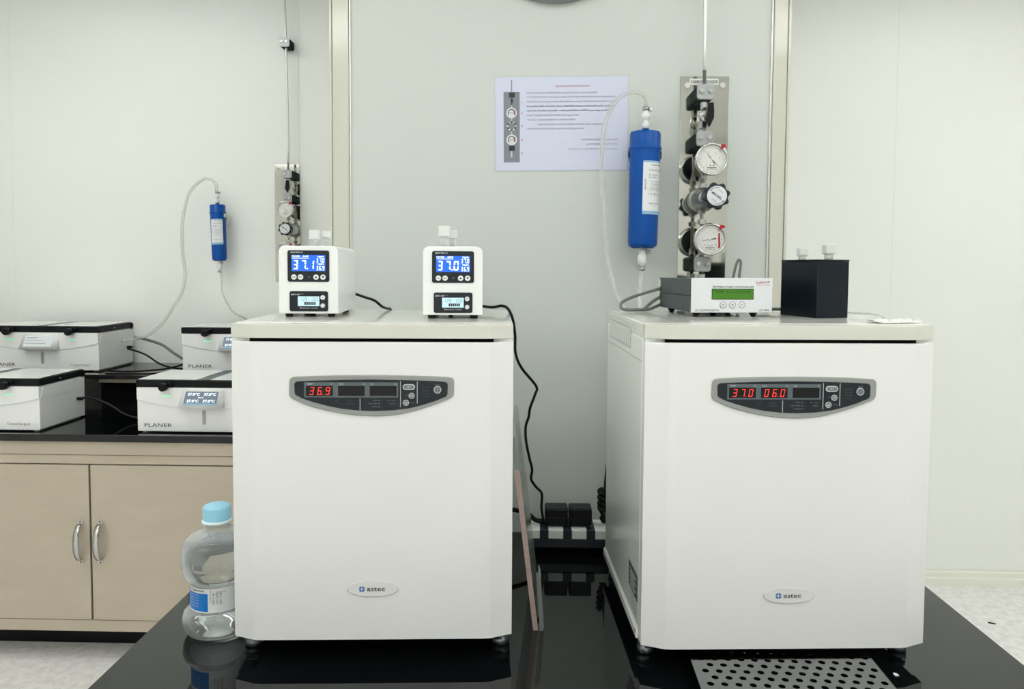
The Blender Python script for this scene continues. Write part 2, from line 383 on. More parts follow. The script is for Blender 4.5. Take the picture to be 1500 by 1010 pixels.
# =================================================================== INCUBATORS
def incubator(X, Y, W, zb, zt, cu, label, digits):
    D = .337
    r = thing('benchtop_incubator', label, 'incubator', (X, Y, T), .05, group='benchtop incubators on the black table')
    obj('case', G().box(0, W, 0, D, zb, zt - .0235, .0015, 1), 'whiteside', r)
    def bow(u0, u1, y0=-.0195, y1=-.034): return [(u0, 0), (u0, y0), (u0 + .012, y0 - .0045), (u0 + .034, y1 + .001), (u0 + .046, y1), (u1 - .046, y1), (u1 - .034, y1 + .001), (u1 - .012, y0 - .0045), (u1, y0), (u1, 0)]
    # top cover: whole-depth glossy lid with the bowed front nose
    obj('top_cover', G().box(0, W, .001, D, zt - .0235, zt, .0015, 1), 'lidtop', r)
    obj('cover_nose', G().prism(bow(0, W), zt - .0005, zt - .0215, 'z', .0012, 2), 'lid', r)
    for sx in (.05, W - .075): obj('cover_seam', G().box(sx, sx + .0008, .01, D * .85, zt - .0002, zt + .0002), 'grid', r)
    obj('gap_shade', G().box(.03, W - .03, -.026, 0, zt - .028, zt - .021), 'dark', r)  # black box standing in for the shade in the gap under the nose
    for x0 in (.001, W - .03): obj('hinge_block', G().box(x0, x0 + .029, -.018, 0, zt - .0275, zt - .0215), 'whiteside', r)
    dr = obj('door', G().prism(bow(.0005, W + .0005), zt - .0272, zb - .001, 'z', .0018, 3), 'white', r)
    # side furniture (both flanks)
    vz0, vz1 = zt - .0485, zt - .0145
    obj('side_seam', G().box(-.0004, 0, .0, D, zt - .0600, zt - .0588).box(-.0004, 0, .075, .33, zt - .0085, zt - .0078), 'grid', r)
    for sd in (0, 1):
        x0, x1 = (-.0012, 0) if sd == 0 else (W, W + .0012)
        gr = obj('vent_grille', G().prism(rrect(.093, .317, vz0, vz1, .001, 1), x0 * .5 if sd == 0 else W, 0 if sd == 0 else W + .0006, 'x'), 'grid', r)
        gl = G(); n = 22
        for k in range(n):
            y = .097 + k * (.216 / (n - 1)); gl.box(x0, x1, y - .0022, y + .0022, vz0 + .002, vz1 - .002)
        obj('louvre', gl, 'whiteside', gr, kind='stuff')
    obj('bottom_rail', G().prism([(-.0035, zb), (-.0035, zb + .012), (0, zb + .017), (0, zb)], 0, D, 'y'), 'whiteside', r)
    if digits[1]:
        pl = obj('rating_plate', G().box(-.0009, 0, .0065, .0785, .086, .127), 'rating', r)
        g = G()
        for k in range(9): g.box(-.0012, -.0009, .012 + .01 * (k % 3), .07 - .008 * (k % 2), .118 - k * .0035, .1188 - k * .0035)
        obj('print', g, 'printw', pl, kind='stuff')
        g = G()
        for k in range(4): g.box(-.0005, 0, .012, .072 - .012 * (k % 2), .077 - k * .006, .0782 - k * .006)
        obj('small_print', g, 'printg', r)
        obj('rail_hole', G().cyl((-.0038, .006, zb + .009), .0022, .003, 'x', 12), 'dark', r)
    for fx in (.0165, W - .0165):
        for fy in (.022, D - .03):
            f = obj('levelling_foot', G().lathe([(.004, zb), (.0065, zb - .003), (.0065, .022), (.0125, .0215), (.0130, .019), (.0130, .0165), (.0105, .0155), (.0105, .013), (.0135, .012), (.0138, .003), (.012, 0)], (fx, fy, 0), 20, closed=True), 'foot', r)
    # ---- control panel: crescent bezel, dark faceplate, three readouts
    q = .000206; zc = zt - .0785 + .0014
    def U(x, y): return (cu + (x - 725) * q, zc - (y - 90) * q)
    outer = [(122, 150), (126, 122), (142, 108), (165, 104), (300, 97), (500, 92), (725, 90), (950, 92), (1150, 97), (1290, 105), (1312, 109), (1326, 124), (1329, 150), (1327, 225), (1318, 248), (1300, 262),
             (1230, 290), (1150, 320), (1050, 352), (950, 377), (850, 391), (740, 396), (620, 391), (500, 376), (400, 356), (300, 330), (220, 302), (142, 266), (126, 250), (121, 230)]
    inner = [(160, 160), (166, 144), (184, 137), (300, 131), (500, 125), (725, 122), (950, 125), (1150, 131), (1258, 137), (1276, 144), (1283, 160), (1280, 232), (1268, 248), (1190, 281), (1100, 310), (1000, 335), (880, 350), (740, 356), (620, 351), (500, 338),
             (400, 318), (300, 291), (220, 264), (175, 242), (162, 228)]
    bz = obj('control_panel', G().prism([U(*p) for p in outer][::-1], -.0365, -.0338, 'y', .0012, 2), 'bezel', r)
    obj('faceplate', G().prism([U(*p) for p in inner][::-1], -.0369, -.0360, 'y'), 'navy', bz)
    y1 = -.0371
    def rc(g, x0, z0, x1, z1, y):
        a = U(x0, z1); b = U(x1, z0); g.box(a[0], b[0], y, y + .0002, a[1], b[1]); return g
    obj('readout_frame', rc(G(), 232, 143, 918, 255, y1), 'bezin', bz)
    for x0, x1 in ((245, 441), (479, 673), (711, 906)): obj('readout_window', rc(G(), x0, 169, x1, 243, y1 - .0002), 'blackgl', bz)
    y2 = y1 - .0006
    for tx, tz, s_, al in ((250, 156, 'TEMP', 'l'), (438, 156, '°C', 'r'), (482, 156, 'CO2', 'l'), (672, 156, '%', 'r'), (715, 156, 'O2', 'l'), (904, 156, '%', 'r')):
        a = U(tx, tz); text(s_, 'printw', a[0], a[1], y2, h=.0027, parent=bz, align=al)
    for s_, x0 in ((digits[0], 268), (digits[1], 500)):
        if s_:
            a = U(x0, 235); seg_text(s_, 'red', a[0], a[1], y2, .0116, .0060, .0060, .0011, bz, 'digits', .18)
    for q4 in ((637, 264, 641, 348), (933, 134, 937, 326), (1056, 136, 1060, 300)): obj('divider_line', rc(G(), *q4, y1), 'printw', bz)
    a, b = U(952, 197), U(1042, 155)
    b1 = obj('set_button', G().prism(rrect(a[0], b[0], a[1], b[1], (b[1] - a[1]) / 2 - 1e-5), y1 - .0006, y1, 'y'), 'ltbtn', bz)
    a, b = U(959, 190), U(1035, 162)
    obj('button_face', G().prism(rrect(a[0], b[0], a[1], b[1], (b[1] - a[1]) / 2 - 1e-5), y1 - .0009, y1 - .0006, 'y'), 'grbtn', bz)
    a = U(997, 176); text('SET', 'printw', a[0], a[1], y1 - .0011, h=.0026, parent=bz, align='c')
    for (bx, by, up) in ((1017, 241, 1), (975, 293, -1)):
        a = U(bx, by); obj('arrow_button', G().cyl((a[0], y1 - .0006, a[1]), 22 * q, .0006, 'y', 24), 'ltbtn', bz)
        obj('button_face', G().cyl((a[0], y1 - .0009, a[1]), 17 * q, .0003, 'y', 24), 'grbtn', bz)
        s_ = 9 * q; g = G()
        for sx in (-1, 1): g.poly([(a[0], a[1] + up * s_), (a[0], a[1] + up * s_ * .2), (a[0] + sx * s_, a[1] - up * s_ * .7), (a[0] + sx * s_ * 1.2, a[1] - up * s_ * .1)], y1 - .0011)
        obj('arrow_mark', g, 'printw', bz)
    a = U(1207, 196); obj('silence_button', G().cyl((a[0], y1 - .0008, a[1]), 28 * q, .0008, 'y', 28), 'ltbtn', bz)
    obj('button_face', G().cyl((a[0], y1 - .0011, a[1]), 23 * q, .0003, 'y', 28), 'grbtn', bz)
    for tx, tz, s_ in ((1207, 160, 'SILENCE'), (980, 236, 'UP'), (1024, 292, 'DOWN')):
        a = U(tx, tz); text(s_, 'printg', a[0], a[1], y2, h=.0016, parent=bz, align='c')
    for tx, tz, s_ in ((808, 277, 'TEMP. SET —'), (808, 300, 'OVER TEMP. SET —'), (808, 323, 'CO2/RH SET —'), (912, 277, 'RH / CO2 —'), (912, 300, 'O2 SET —')):
        a = U(tx, tz); text(s_, 'printg', a[0], a[1], y2, h=.0019, parent=bz, align='r')
    for tx, tz, s_ in ((1120, 180, 'OVER TEMP.'), (1120, 204, 'CO2 LOW'), (1120, 226, 'DOOR OPEN'), (1120, 246, 'O2 LOW'), (470, 281, 'RUN'), (565, 281, 'HEATER'), (565, 302, 'OUTER DOOR')):
        a = U(tx, tz); text(s_, 'printd', a[0], a[1], y2, h=.0017, parent=bz, align='c')
    # ---- oval badge
    zb_ = .1148 if W < .435 else .1145
    bd = obj('badge', G().prism([(cu + .0392 * cos(a), zb_ + .0128 * sin(a)) for a in (2 * pi * k / 48 for k in range(48))], -.0352, -.0338, 'y', .0006, 1), 'badgerim', r)
    obj('badge_face', G().prism([(cu + .0380 * cos(a), zb_ + .0117 * sin(a)) for a in (2 * pi * k / 48 for k in range(48))], -.0356, -.0350, 'y'), 'badge', bd)
    ex = cu - .0163
    obj('emblem', G().disc((ex, -.0359, zb_), .0046, 28), 'blue', bd)
    obj('emblem_cross', G().quad(ex - .0007, ex + .0005, zb_ - .0046, zb_ + .0038, -.0361).quad(ex - .0046, ex + .0040, zb_ - .0004, zb_ + .0009, -.0361), 'badge', bd)
    text('astec', 'printk', cu - .0085, zb_, -.0360, h=.0073, w=.0275, parent=bd, bold=.008)
    return r
incubator(-.4545, 1.1317, .430, .0358, .5230, .216, 'white benchtop incubator reading 36.9 with two white battery monitors on top', ('36.9', ''))
incubator(.1740, 1.1325, .4405, .0324, .5265, .2223, 'white benchtop incubator reading 37.0 and 06.0 with the black box on top', ('37.0', '06.0'))

# =================================================================== BATTERY MONITORS
def monitor(X, Y, rz, big, label):
    W, D, Hh = .1, .185, .1215; k = 1.448e-4
    r = thing('battery_monitor', label, 'monitor', (X, Y, T + .523 + .0002), rz, group='white monitors on the incubator reading 36.9')
    ol = []
    for cx, cz, a in ((W - .0105, Hh - .0105, 0), (.0105, Hh - .0105, 90)):
        for i in range(7): ol.append((cx + .0105 * cos(rad(a + 15 * i)), cz + .0105 * sin(rad(a + 15 * i))))
    ol += [(0, .006), (W, .006)]
    obj('housing', G().prism(ol, 0, D, 'y', .0012, 2), 'casewh', r)
    for fx in (.014, .086):
        for fy in (.014, D - .03): obj('foot', G().lathe([(.0055, 0), (.006, .0005), (.0068, .006)], (fx, fy, 0), 16, closed=True), 'blackmat', r)
    obj('pad', G().box(.042, .05, .05, .06, 0, .006), 'blackmat', r)
    def U(x, y): return ((x - 78) * k, .006 + (870 - y) * k)
    def R4(x0, y0, x1, y1, rr): a = U(x0, y1); b = U(x1, y0); return rrect(a[0], b[0], a[1], b[1], rr, 4)
    for (a, nm) in (((183, 127, 668, 495), 'upper_panel'), ((203, 607, 652, 845), 'lower_panel')):
        p = obj(nm, G().prism(R4(*a, .0035), -.001, 0, 'y'), 'navy', r)
        y = -.0013
        if nm == 'upper_panel':
            obj('lcd', G().prism(R4(230, 182, 622, 370, .0003), y, -.001, 'y'), 'lcdblue', p)
            a = U(220, 150); text('BMT/TM-12', 'printw', a[0], a[1], y, h=.0021, w=.0205, parent=p, bold=.03)
            a = U(246, 350); seg_text(big, 'lcdtext', a[0], a[1], y - .0002, .0158, .0082, .0052, .0023, p, 'digits', .05)
            a = U(515, 268); seg_text('37.0', 'lcdtext', a[0], a[1], y - .0002, .0072, .0034, .0018, .0011, p, 'digits', .04)
            a = U(515, 360); seg_text('36.9', 'lcdtext', a[0], a[1], y - .0002, .0072, .0034, .0018, .0011, p, 'digits', .04)
            for tx, ty, tt, ww in ((235, 196, 'POWER', .0135), (362, 196, 'SAFE', .0095), (530, 200, 'TEMP1', .011), (530, 288, 'TEMP2', .011)):
                a = U(tx, ty); text(tt, 'lcdtext', a[0], a[1], y - .0002, h=.0024, w=ww, parent=p, bold=.03)
            a, b = U(238, 222), U(430, 214); obj('lcd_bar', G().quad(a[0], b[0], a[1], b[1], y - .0002), 'lcdtext', p)
            for bx, tt in ((257, 'MODE'), (334, 'SET'), (514, '+'), (595, '-')):
                a = U(bx, 440); obj('button', G().cyl((a[0], -.0022, a[1]), .0045, .0013, 'y', 24), 'wplast', p)
                if tt in '+-':
                    s_ = .0026 * (1 if tt == '+' else -1)
                    obj('arrow_mark', G().poly([(a[0] - .0024, a[1] - s_ * .6), (a[0] + .0024, a[1] - s_ * .6), (a[0], a[1] + s_ * .8)], -.0024), 'printk', p)
                else: text(tt, 'printk', a[0], a[1], -.0024, h=.0015, w=.0062, parent=p, align='c', bold=.03)
            a = U(430, 440); obj('sensor', G().cyl((a[0], -.0014, a[1]), .0018, .0005, 'y', 12), 'printd', p)
        else:
            obj('lcd', G().prism(R4(300, 668, 550, 782, .0003), y, -.001, 'y'), 'lcdpale', p)
            a = U(222, 646); text('BMT-IVF', 'printw', a[0], a[1], y, h=.0023, w=.0155, parent=p, bold=.02)
            a = U(345, 640); text('TC', 'printw', a[0], a[1], y, h=.0013, parent=p)
            a = U(330, 722); seg_text('139', 'printg', a[0] - .0015, a[1], y - .0002, .0062, .0030, .0015, .0006, p, 'digits', .1)
            a = U(455, 722); seg_text('100', 'printg', a[0] - .0015, a[1], y - .0002, .0062, .0030, .0015, .0006, p, 'digits', .1)
            a = U(425, 722); b = U(533, 714)
            obj('decimal_point', G().quad(a[0], a[0] + .0007, a[1], a[1] + .0007, y - .0002), 'printk', p); text('%', 'printg', b[0], b[1], y - .0002, h=.0018, parent=p)
            g = G()
            for i in range(6): a = U(376 + i * 22.5, 768); g.quad(a[0], a[0] + .0026, a[1], a[1] + .0050, y - .0002)
            obj('battery_bars', g, 'printk', p)
            a = U(425, 806); text('Battery Level', 'printw', a[0], a[1], y, h=.0023, w=.029, parent=p, align='c')
            for by, tt, mm in ((680, 'SET', 'wplast'), (775, '', 'ltbtn')):
                a = U(590, by); obj('button', G().cyl((a[0], -.0022, a[1]), .0039, .0012, 'y', 20), mm, p)
                if tt: text(tt, 'printk', a[0], a[1], -.0024, h=.0013, w=.0045, parent=p, align='c', bold=.03)
                else: obj('button_face', G().cyl((a[0], -.0025, a[1]), .0021, .0003, 'y', 16), 'wplast', p)
    return r
monitor(-.4262, 1.249, rad(4.3), '37.1', 'white battery monitor showing 37.1 on a blue screen, its right side visible')
monitor(-.1782, 1.236, rad(5.0), '37.0', 'white battery monitor showing 37.0 on a blue screen near the incubator edge')

def vial(X, Y, Z, w, hc, label, n=1, faint=False):
    r = thing('clear_vial', label, 'vial', (X, Y, Z), rad(4), group='clear capped vials on the boxes')
    obj('vial_cap', G().box(-w / 2, w / 2, -w / 2, w / 2, hc, hc + w * .95, .0012), 'milky', r)
    obj('vial_body', G().lathe([(w * .40, 0), (w * .40, hc)], (0, 0, 0), 16, closed=True), 'clear', r)
    return r
Z1 = T + .523 + .1215 + .0004
vial(-.3745, 1.285, Z1, .0165, .0125, 'broad clear vial with white cap, first on the monitor showing 37.1')
vial(-.3570, 1.300, Z1, .0130, .0150, 'narrower clear vial with white cap beside the broad one on monitor showing 37.1')
vial(-.1480, 1.285, Z1, .0195, .0180, 'tall clear vial with square white cap on the monitor showing 37.0')
vial(-.1350, 1.305, Z1, .0150, .0160, 'small clear vial half hidden behind the tall vial on monitor showing 37.0')

# =================================================================== TEMPERATURE CONTROLLER
ZR = T + .5265 + .0002
r = thing('temperature_controller', 'silver fronted temperature controller with green display and grey metal sides', 'controller', (.2795, 1.2790, ZR), rad(7.2))
obj('upper_case', G().box(.001, .144, .004, .186, .0365, .0655, .001, 1), 'ctrlgrey', r)
obj('lower_case', G().box(.001, .144, .004, .186, .008, .0361, .001, 1), 'ctrlgrey', r)
fp = obj('front_plate', G().box(0, .1453, 0, .0038, .0075, .0675, .0008, 1), 'silver', r)
obj('back_clip', G().box(-.001, .001, .180, .188, .048, .062).box(-.001, .001, .180, .188, .010, .022), 'wplast', r)
for fx, fy in ((.014, .014), (.058, .05), (.118, .016), (.014, .15), (.13, .16)):
    obj('foot', G().lathe([(.004, 0), (.0045, .002), (.0066, .0042), (.0066, .008)], (fx, fy, 0), 16, closed=True), 'blackmat', r)
kk = 1.4646e-4
def UC(x, y): return ((x - 440) * kk, .0075 + (528 - y) * kk)
a, b = UC(692, 365), UC(1192, 252)
obj('display_recess', G().box(a[0] - .001, b[0] + .001, -.0004, .0, a[1] - .001, b[1] + .001), 'dark', fp)
obj('display', G().box(a[0], b[0], -.0008, -.0002, a[1], b[1]), 'lcdgreen', fp)
a = UC(718, 283); text('TMP 37.02 (37.0)', 'printk', a[0], a[1], -.0010, h=.0040, w=.064, parent=fp)
a = UC(943, 222); text('TEMPERATURE CONTROLLER', 'printk', a[0], a[1], -.0004, h=.0034, w=.0755, parent=fp, align='c')
a = UC(1232, 166); text('LabIVF', 'redtube', a[0], a[1], -.0004, h=.0045, w=.0235, parent=fp)
a = UC(1398, 158); text('®', 'redtube', a[0], a[1], -.0004, h=.0015, parent=fp)
a = UC(1236, 200); text('REPRODUCTIVE CARE', 'redtube', a[0], a[1], -.0004, h=.0012, w=.0240, parent=fp)
a = UC(485, 500); text('LEC INSTRUMENTS', 'printk', a[0], a[1], -.0004, h=.0034, w=.0425, parent=fp)
a = UC(1268, 498); text('LEC 860', 'printk', a[0], a[1], -.0004, h=.0034, w=.0180, parent=fp)
for bx, tt in ((825, 'SET'), (940, '+'), (1055, '−')):
    a = UC(bx, 435); obj('button', G().cyl((a[0], -.0009, a[1]), .0057, .0009, 'y', 28), 'silver', fp)
    obj('button_ring', G().ring(a, .0051, .0057, -.0011), 'printk', fp)
    if tt == 'SET': text(tt, 'printk', a[0], a[1], -.0011, h=.0024, parent=fp, align='c')
    else:
        g = G().quad(a[0] - .002, a[0] + .002, a[1] - .0004, a[1] + .0004, -.0011)
        if tt == '+': g.quad(a[0] - .0004, a[0] + .0004, a[1] - .002, a[1] + .002, -.0012)
        obj('button_mark', g, 'printk', fp)

# =================================================================== BLACK BOX
r = thing('black_box', 'dark blue black cubic acrylic box standing on the incubator', 'box', (.4915, 1.2740, ZR), rad(17))
obj('box_body', G().box(0, .0640, 0, .100, 0, .0975, .0008, 1), 'bluebox', r)
obj('box_lid', G().box(-.0004, .0644, -.0004, .1004, .0977, .1005, .0006, 1), 'bluebox', r)
vial(.4905, 1.345, ZR + .1008, .0150, .0065, 'clear vial with pale cap on the black box, the one nearer the controller')
vial(.5320, 1.330, ZR + .1008, .0180, .0100, 'larger clear vial with pale cap on the black box, farther from the controller')

# =================================================================== NOTICE
r = thing('laminated_notice', 'laminated sheet of small printed text with a grey gauge diagram on the pillar', 'notice', (-.0785, 1.6895, 1.5590), rot=(0, rad(-.55), 0))
PW, PH = .2985, .2090
obj('sheet', G().box(0, PW, -.0006, 0, 0, PH), 'paper', r)
c1 = 1 / 6.312 * .001535
def UP(x, y): return ((x - 62) * c1, PH - (y - 85) * c1)
g = G(); N_ = 14     # clear laminate with a lifting top corner
for i in range(N_):
    for j in range(N_):
        q = []
        for di, dj in ((0, 0), (1, 0), (1, 1), (0, 1)):
            u, v = (i + di) / N_, (j + dj) / N_; lift = max(0, u + v - 1.84) ** 1.5 * .15
            q.append((-.003 + u * (PW + .006), -.0012 - lift, -.003 + v * (PH + .006)))
        g._add(q, [(0, 1, 2, 3)], True)
obj('laminate_film', g, 'film', r)
yp = -.0009
a, b = UP(140, 868), UP(289, 220); dg = obj('diagram', G().quad(a[0], b[0], a[1], b[1], yp), 'pgrey', r)
def PR(x0, y0, x1, y1, m, nm='diagram_mark', y=yp - .0001):
    a, b = UP(x0, y1), UP(x1, y0); obj(nm, G().quad(a[0], b[0], a[1], b[1], y), m, dg)
PR(210, 108, 220, 222, 'pgrey'); PR(190, 226, 244, 272, 'printk'); PR(190, 714, 243, 762, 'printk'); PR(205, 762, 220, 822, 'printw')
PR(209, 345, 219, 365, 'printw'); PR(209, 455, 219, 490, 'printw'); PR(209, 570, 219, 612, 'printw')
a = UP(216, 312); obj('diagram_mark', G().poly([(a[0] - .003, a[1] + .003), (a[0] - .0015, a[1] + .0085), (a[0] + .0015, a[1] + .0085), (a[0] + .003, a[1] + .0025), (a[0], a[1] - .0085)], yp - .0002), 'printk', dg)
for cy in (412, 660):
    a = UP(214, cy); obj('diagram_dial', G().disc((a[0], yp - .0002, a[1]), .0122), 'dial', dg)
    obj('diagram_arc', G().ring(a, .0068, .0085, yp - .0004, rad(-40), rad(220)), 'printk', dg); obj('diagram_arc', G().ring(a, .0055, .0066, yp - .0004, rad(-30), rad(60)), 'marker', dg)
    obj('diagram_needle', G().quad(a[0] - .005, a[0] + .005, a[1] - .0004, a[1] + .0004, yp - .0005), 'printk', dg)
a = UP(214, 533); g = G().poly([(a[0] + .0112 * (1 if k % 2 else .86) * cos(rad(30 * k)), a[1] + .0112 * (1 if k % 2 else .86) * sin(rad(30 * k))) for k in range(12)], yp - .0002); obj('diagram_knob', g, 'printk', dg)
for k in range(6): obj('diagram_knob_tip', G().disc((a[0] + .0085 * cos(rad(60 * k)), yp - .0003, a[1] + .0085 * sin(rad(60 * k))), .0026, 10), 'dial', dg)
obj('diagram_disc', G().disc((a[0], yp - .0004, a[1]), .0076), 'pgrey', dg)
for s_, cy in (('1', 318), ('2', 412), ('3', 532), ('4', 660), ('5', 785)):
    a = UP(311, cy); text(s_, 'marker', a[0], a[1], yp, h=.0046, parent=r, align='c', bold=.02)
a = UP(620, 170); text('ชุดควบคุมการจ่ายแก๊สปลายทาง', 'marker', a[0], a[1], yp, w=315 * c1, parent=r)
TH = [(355, 1015, 231, 'เมื่อเป็นชุดควบคุมแรงดันแก๊สสำหรับชุดควบคุมการจ่ายแก๊สปลายทาง มีการปรับดังนี้ :', 0),
      (355, 1175, 269, 'ทำหน้าที่เปิดปิดแก๊ส และ Pressure Gauge หมายเลข 2 ทำหน้าที่ดูค่าแรงดันจากท่อจ่ายมายังชุดควบคุมที่ปลายทาง', 0),
      (355, 1180, 312, 'ปรับตั้งค่าชุดควบคุมจากปลายทางปรับแรงดันตามต้องการหมายเลข 3 ทำหน้าที่ปรับแรงดันแก๊สให้ตรงเครื่องมือ', 0),
      (355, 1165, 354, 'สามารถปรับระดับได้ วาล์วทางเดิน เมื่อหมุนเกลียวให้ปรับทางด้านขวาจะเป็นการเพิ่มแรงดัน และเมื่อหมุน', .015),
      (355, 1130, 394, 'หมุนทางด้านซ้ายจะเป็นการลดแรงดัน : การปรับดูแรงดันที่ปลายทางได้ที่ Pressure Gauge หมายเลข 4', .012),
      (355, 840, 436, 'หมายเลข 5 คือจุดต่อสายแก๊สเข้ากับเครื่องมือใช้งานหรือ Regulator Outlet', 0),
      (355, 812, 477, '**หมายเหตุ : ห้ามปรับแรงดันเกินกำหนด ทุกครั้งเมื่อไม่ได้ใช้งาน', 0),
      (455, 1095, 520, 'ควรหมุนปิดวาล์วปลายทางของเครื่องมือที่ใช้งานทุกครั้งหลังจากใช้งานเครื่องมือเสร็จแล้ว', 0),
      (355, 885, 560, 'หากพบแรงดันผิดปกติหรือมีแก๊สรั่วไหล กรุณาติดต่อเจ้าหน้าที่ผู้ดูแลระบบทันที', 0),
      (862, 1195, 662, 'หากมีข้อสงสัยเกี่ยวกับการใช้งานอุปกรณ์ชุดนี้', 0), (905, 1195, 702, 'บริษัท ติดตั้งระบบท่อแก๊ส จำกัด', 0), (742, 1195, 745, 'โทร. 02 xxx xxxx-x หรือ มือถือ 08x xxx x   x xx-xxx-xxxx', 0)]
for x0, x1, cy, s_, bd_ in TH:
    a = UP(x0, cy); text(s_, 'printk' if bd_ else 'printg', a[0], a[1], yp, h=.0036, w=(x1 - x0) * c1, parent=r, bold=bd_)

# =================================================================== GAS REGULATOR PANELS
def gas_panel(X, Y, Z, label, named, dx=0.0, full=True):
    """origin: plate centre bottom on the wall; components offset dx"""
    r = thing('gas_regulator_panel', label, 'gas panel', (X, Y, Z))
    pl = obj('back_plate', G().box(-.054, .054, -.0025, 0, 0, .500, .0006, 1), 'mirror', r)
    for sx in (-.039, .039):
        for sz in (.480, .018): obj('screw', G().cyl((sx, -.0050, sz), .0062, .0025, 'y', 16).cyl((sx, -.0058, sz), .0022, .0008, 'y', 8), 'steel', pl)
    if named:
        obj('name_plate', G().prism(rrect(-.034, .030, .481, .495, .002), -.0034, -.0026, 'y'), 'wplast', pl)
        text('CARBON DIOXIDE', 'printk', -.0315, .4878, -.0038, h=.0068, w=.0595, parent=pl, bold=.01)
    c = dx
    def clampf(z, w=.036, h=.033):
        b = obj('pipe_clamp', G().prism(rrect(c - .018, c + .018, z - .0165, z + .0165, .006), -.0575, -.0028, 'y'), 'greenblk', r)
        obj('clamp_cover', G().prism(rrect(c - w / 2, c + w / 2, z - h / 2, z + h / 2, .007), -.0655, -.058, 'y', .001, 1), 'greyblk', b)
        for sx in (-.0095, .0095): obj('bolt', G().cyl((c + sx, -.0700, z + .001), .0052, .0045, 'y', 6, smooth=False).cyl((c + sx, -.0708, z + .001), .0028, .001, 'y', 12), 'chrome', b)
    for z in (.452, .352, .080): clampf(z)
    # riser line with nuts through the middle
    obj('riser_pipe', G().cyl((c, -.048, .030), .0042, .47, 'z', 16), 'steel', r)
    for z0, z1, rr in ((.415, .432, .0075), (.376, .392, .0090), (.366, .374, .0072), (.272, .262, .0085), (.246, .256, .0095), (.190, .200, .0085), (.168, .178, .0095), (.104, .118, .0070), (.046, .058, .0095), (.030, .042, .0110)):
        obj('fitting_nut', G().cyl((c, -.048, min(z0, z1)), rr, abs(z1 - z0), 'z', 6, smooth=False), 'chrome', r)
    vb = obj('valve', G().lathe([(.006, .388), (.010, .392), (.012, .402), (.010, .412), (.006, .418)], (c, -.048, 0), 16, closed=True).cyl((c, -.074, .403), .006, .03, 'y', 14), 'chrome', r)
    obj('valve_handle', G().prism([(c + .001, .424), (c + .0125, .425), (c + .0140, .405), (c + .0135, .392), (c + .0055, .374), (c - .0035, .390), (c - .0010, .408)], -.086, -.072, 'y', .002, 2), 'black', vb)
    # two gauges
    for z, ang, red in ((.303, 128, 0), (.133, 190, 1)):
        gc = c + (.0085 if full else .0)
        ga = obj('pressure_gauge', G().lathe([(.0, -.066), (.029, -.066), (.0315, -.070), (.0315, -.088), (.0345, -.089), (.0350, -.0945), (.0335, -.0965), (.0305, -.0965), (.0302, -.0925)], (gc, 0, z), 40, 'y'), 'chrome', r)
        obj('gauge_back', G().cyl((gc, -.0658, z), .0300, .002, 'y', 36), 'ctrlgrey', ga)
        obj('gauge_stem', G().box(gc - .008, gc + .008, -.066, -.042, z - .020, z + .004).cyl((c, -.052, z - .045), .006, .03, 'z', 12), 'steel', ga)
        obj('dial', G().disc((gc, -.0925, z), .0302, 40), 'dial', ga)
        g = G()
        for k in range(25):
            t_ = rad(225 - k * 270 / 24); r0 = .0235 if k % 4 else .0215
            ca, sa = cos(t_), sin(t_); n = (-sa * .00028, ca * .00028)
            g.poly([(gc + r0 * ca + n[0], z + r0 * sa + n[1]), (gc + .0262 * ca + n[0], z + .0262 * sa + n[1]), (gc + .0262 * ca - n[0], z + .0262 * sa - n[1]), (gc + r0 * ca - n[0], z + r0 * sa - n[1])], -.0928)
        obj('dial_marks', g, 'printg', ga)
        for k, tt in enumerate(('0', '2', '4', '6', '8', '10')):
            t_ = rad(225 - k * 54); text(tt, 'printg' if k < 5 else 'marker', gc + .0165 * cos(t_), z + .0165 * sin(t_), -.0929, h=.003, parent=ga, align='c')
        obj('dial_marks', G().quad(gc - .010, gc + .010, z - .0185, z - .0172, -.0929).quad(gc - .005, gc + .005, z - .0212, z - .0205, -.0929).disc((gc - .003, -.0929, z - .0135), .0012, 10).disc((gc + .004, -.0929, z - .0132), .0012, 10).disc((gc - .009, -.0929, z - .0225), .0009, 8).disc((gc + .009, -.0929, z - .0215), .0009, 8), 'printk', ga)
        t_ = rad(ang); ca, sa = cos(t_), sin(t_)
        nd = [(.0235, 0), (.0, .0006), (-.0115, .0011), (-.0130, 0), (-.0115, -.0011), (.0, -.0006)]
        obj('needle', G().poly([(gc + u * ca - v * sa, z + u * sa + v * ca) for u, v in nd], -.0938), 'printk', ga)
        obj('needle_hub', G().cyl((gc, -.0950, z), .0019, .0015, 'y', 14), 'wplast', ga)
        mk = rad(50 if not red else 48); ca, sa = cos(mk), sin(mk)
        obj('limit_marker', G().prism([(gc + u * ca - v * sa, z + u * sa + v * ca) for u, v in ((.0240, .0), (.031, .0025), (.036, .0060), (.0405, .0), (.0395, -.0055), (.031, -.0025))], -.0985, -.0968, 'y'), 'marker', ga)
        if red: obj('red_sticker', G().prism([(gc + .0175, z - .019), (gc + .0215, z - .018), (gc + .0205, z + .013), (gc + .0170, z + .013)], -.0934, -.093, 'y'), 'marker', ga)
    # regulator body and lobed knob
    z = .222; kx = c + .011
    rg = obj('regulator', G().lathe([(.016, -.004), (.022, -.010), (.0275, -.014), (.0275, -.020), (.0245, -.022), (.0245, -.030), (.0275, -.032), (.0275, -.046), (.0255, -.050), (.0255, -.060), (.020, -.066), (.017, -.094)], (c + .003, 0, z), 36, 'y', closed=True), 'steel', r)
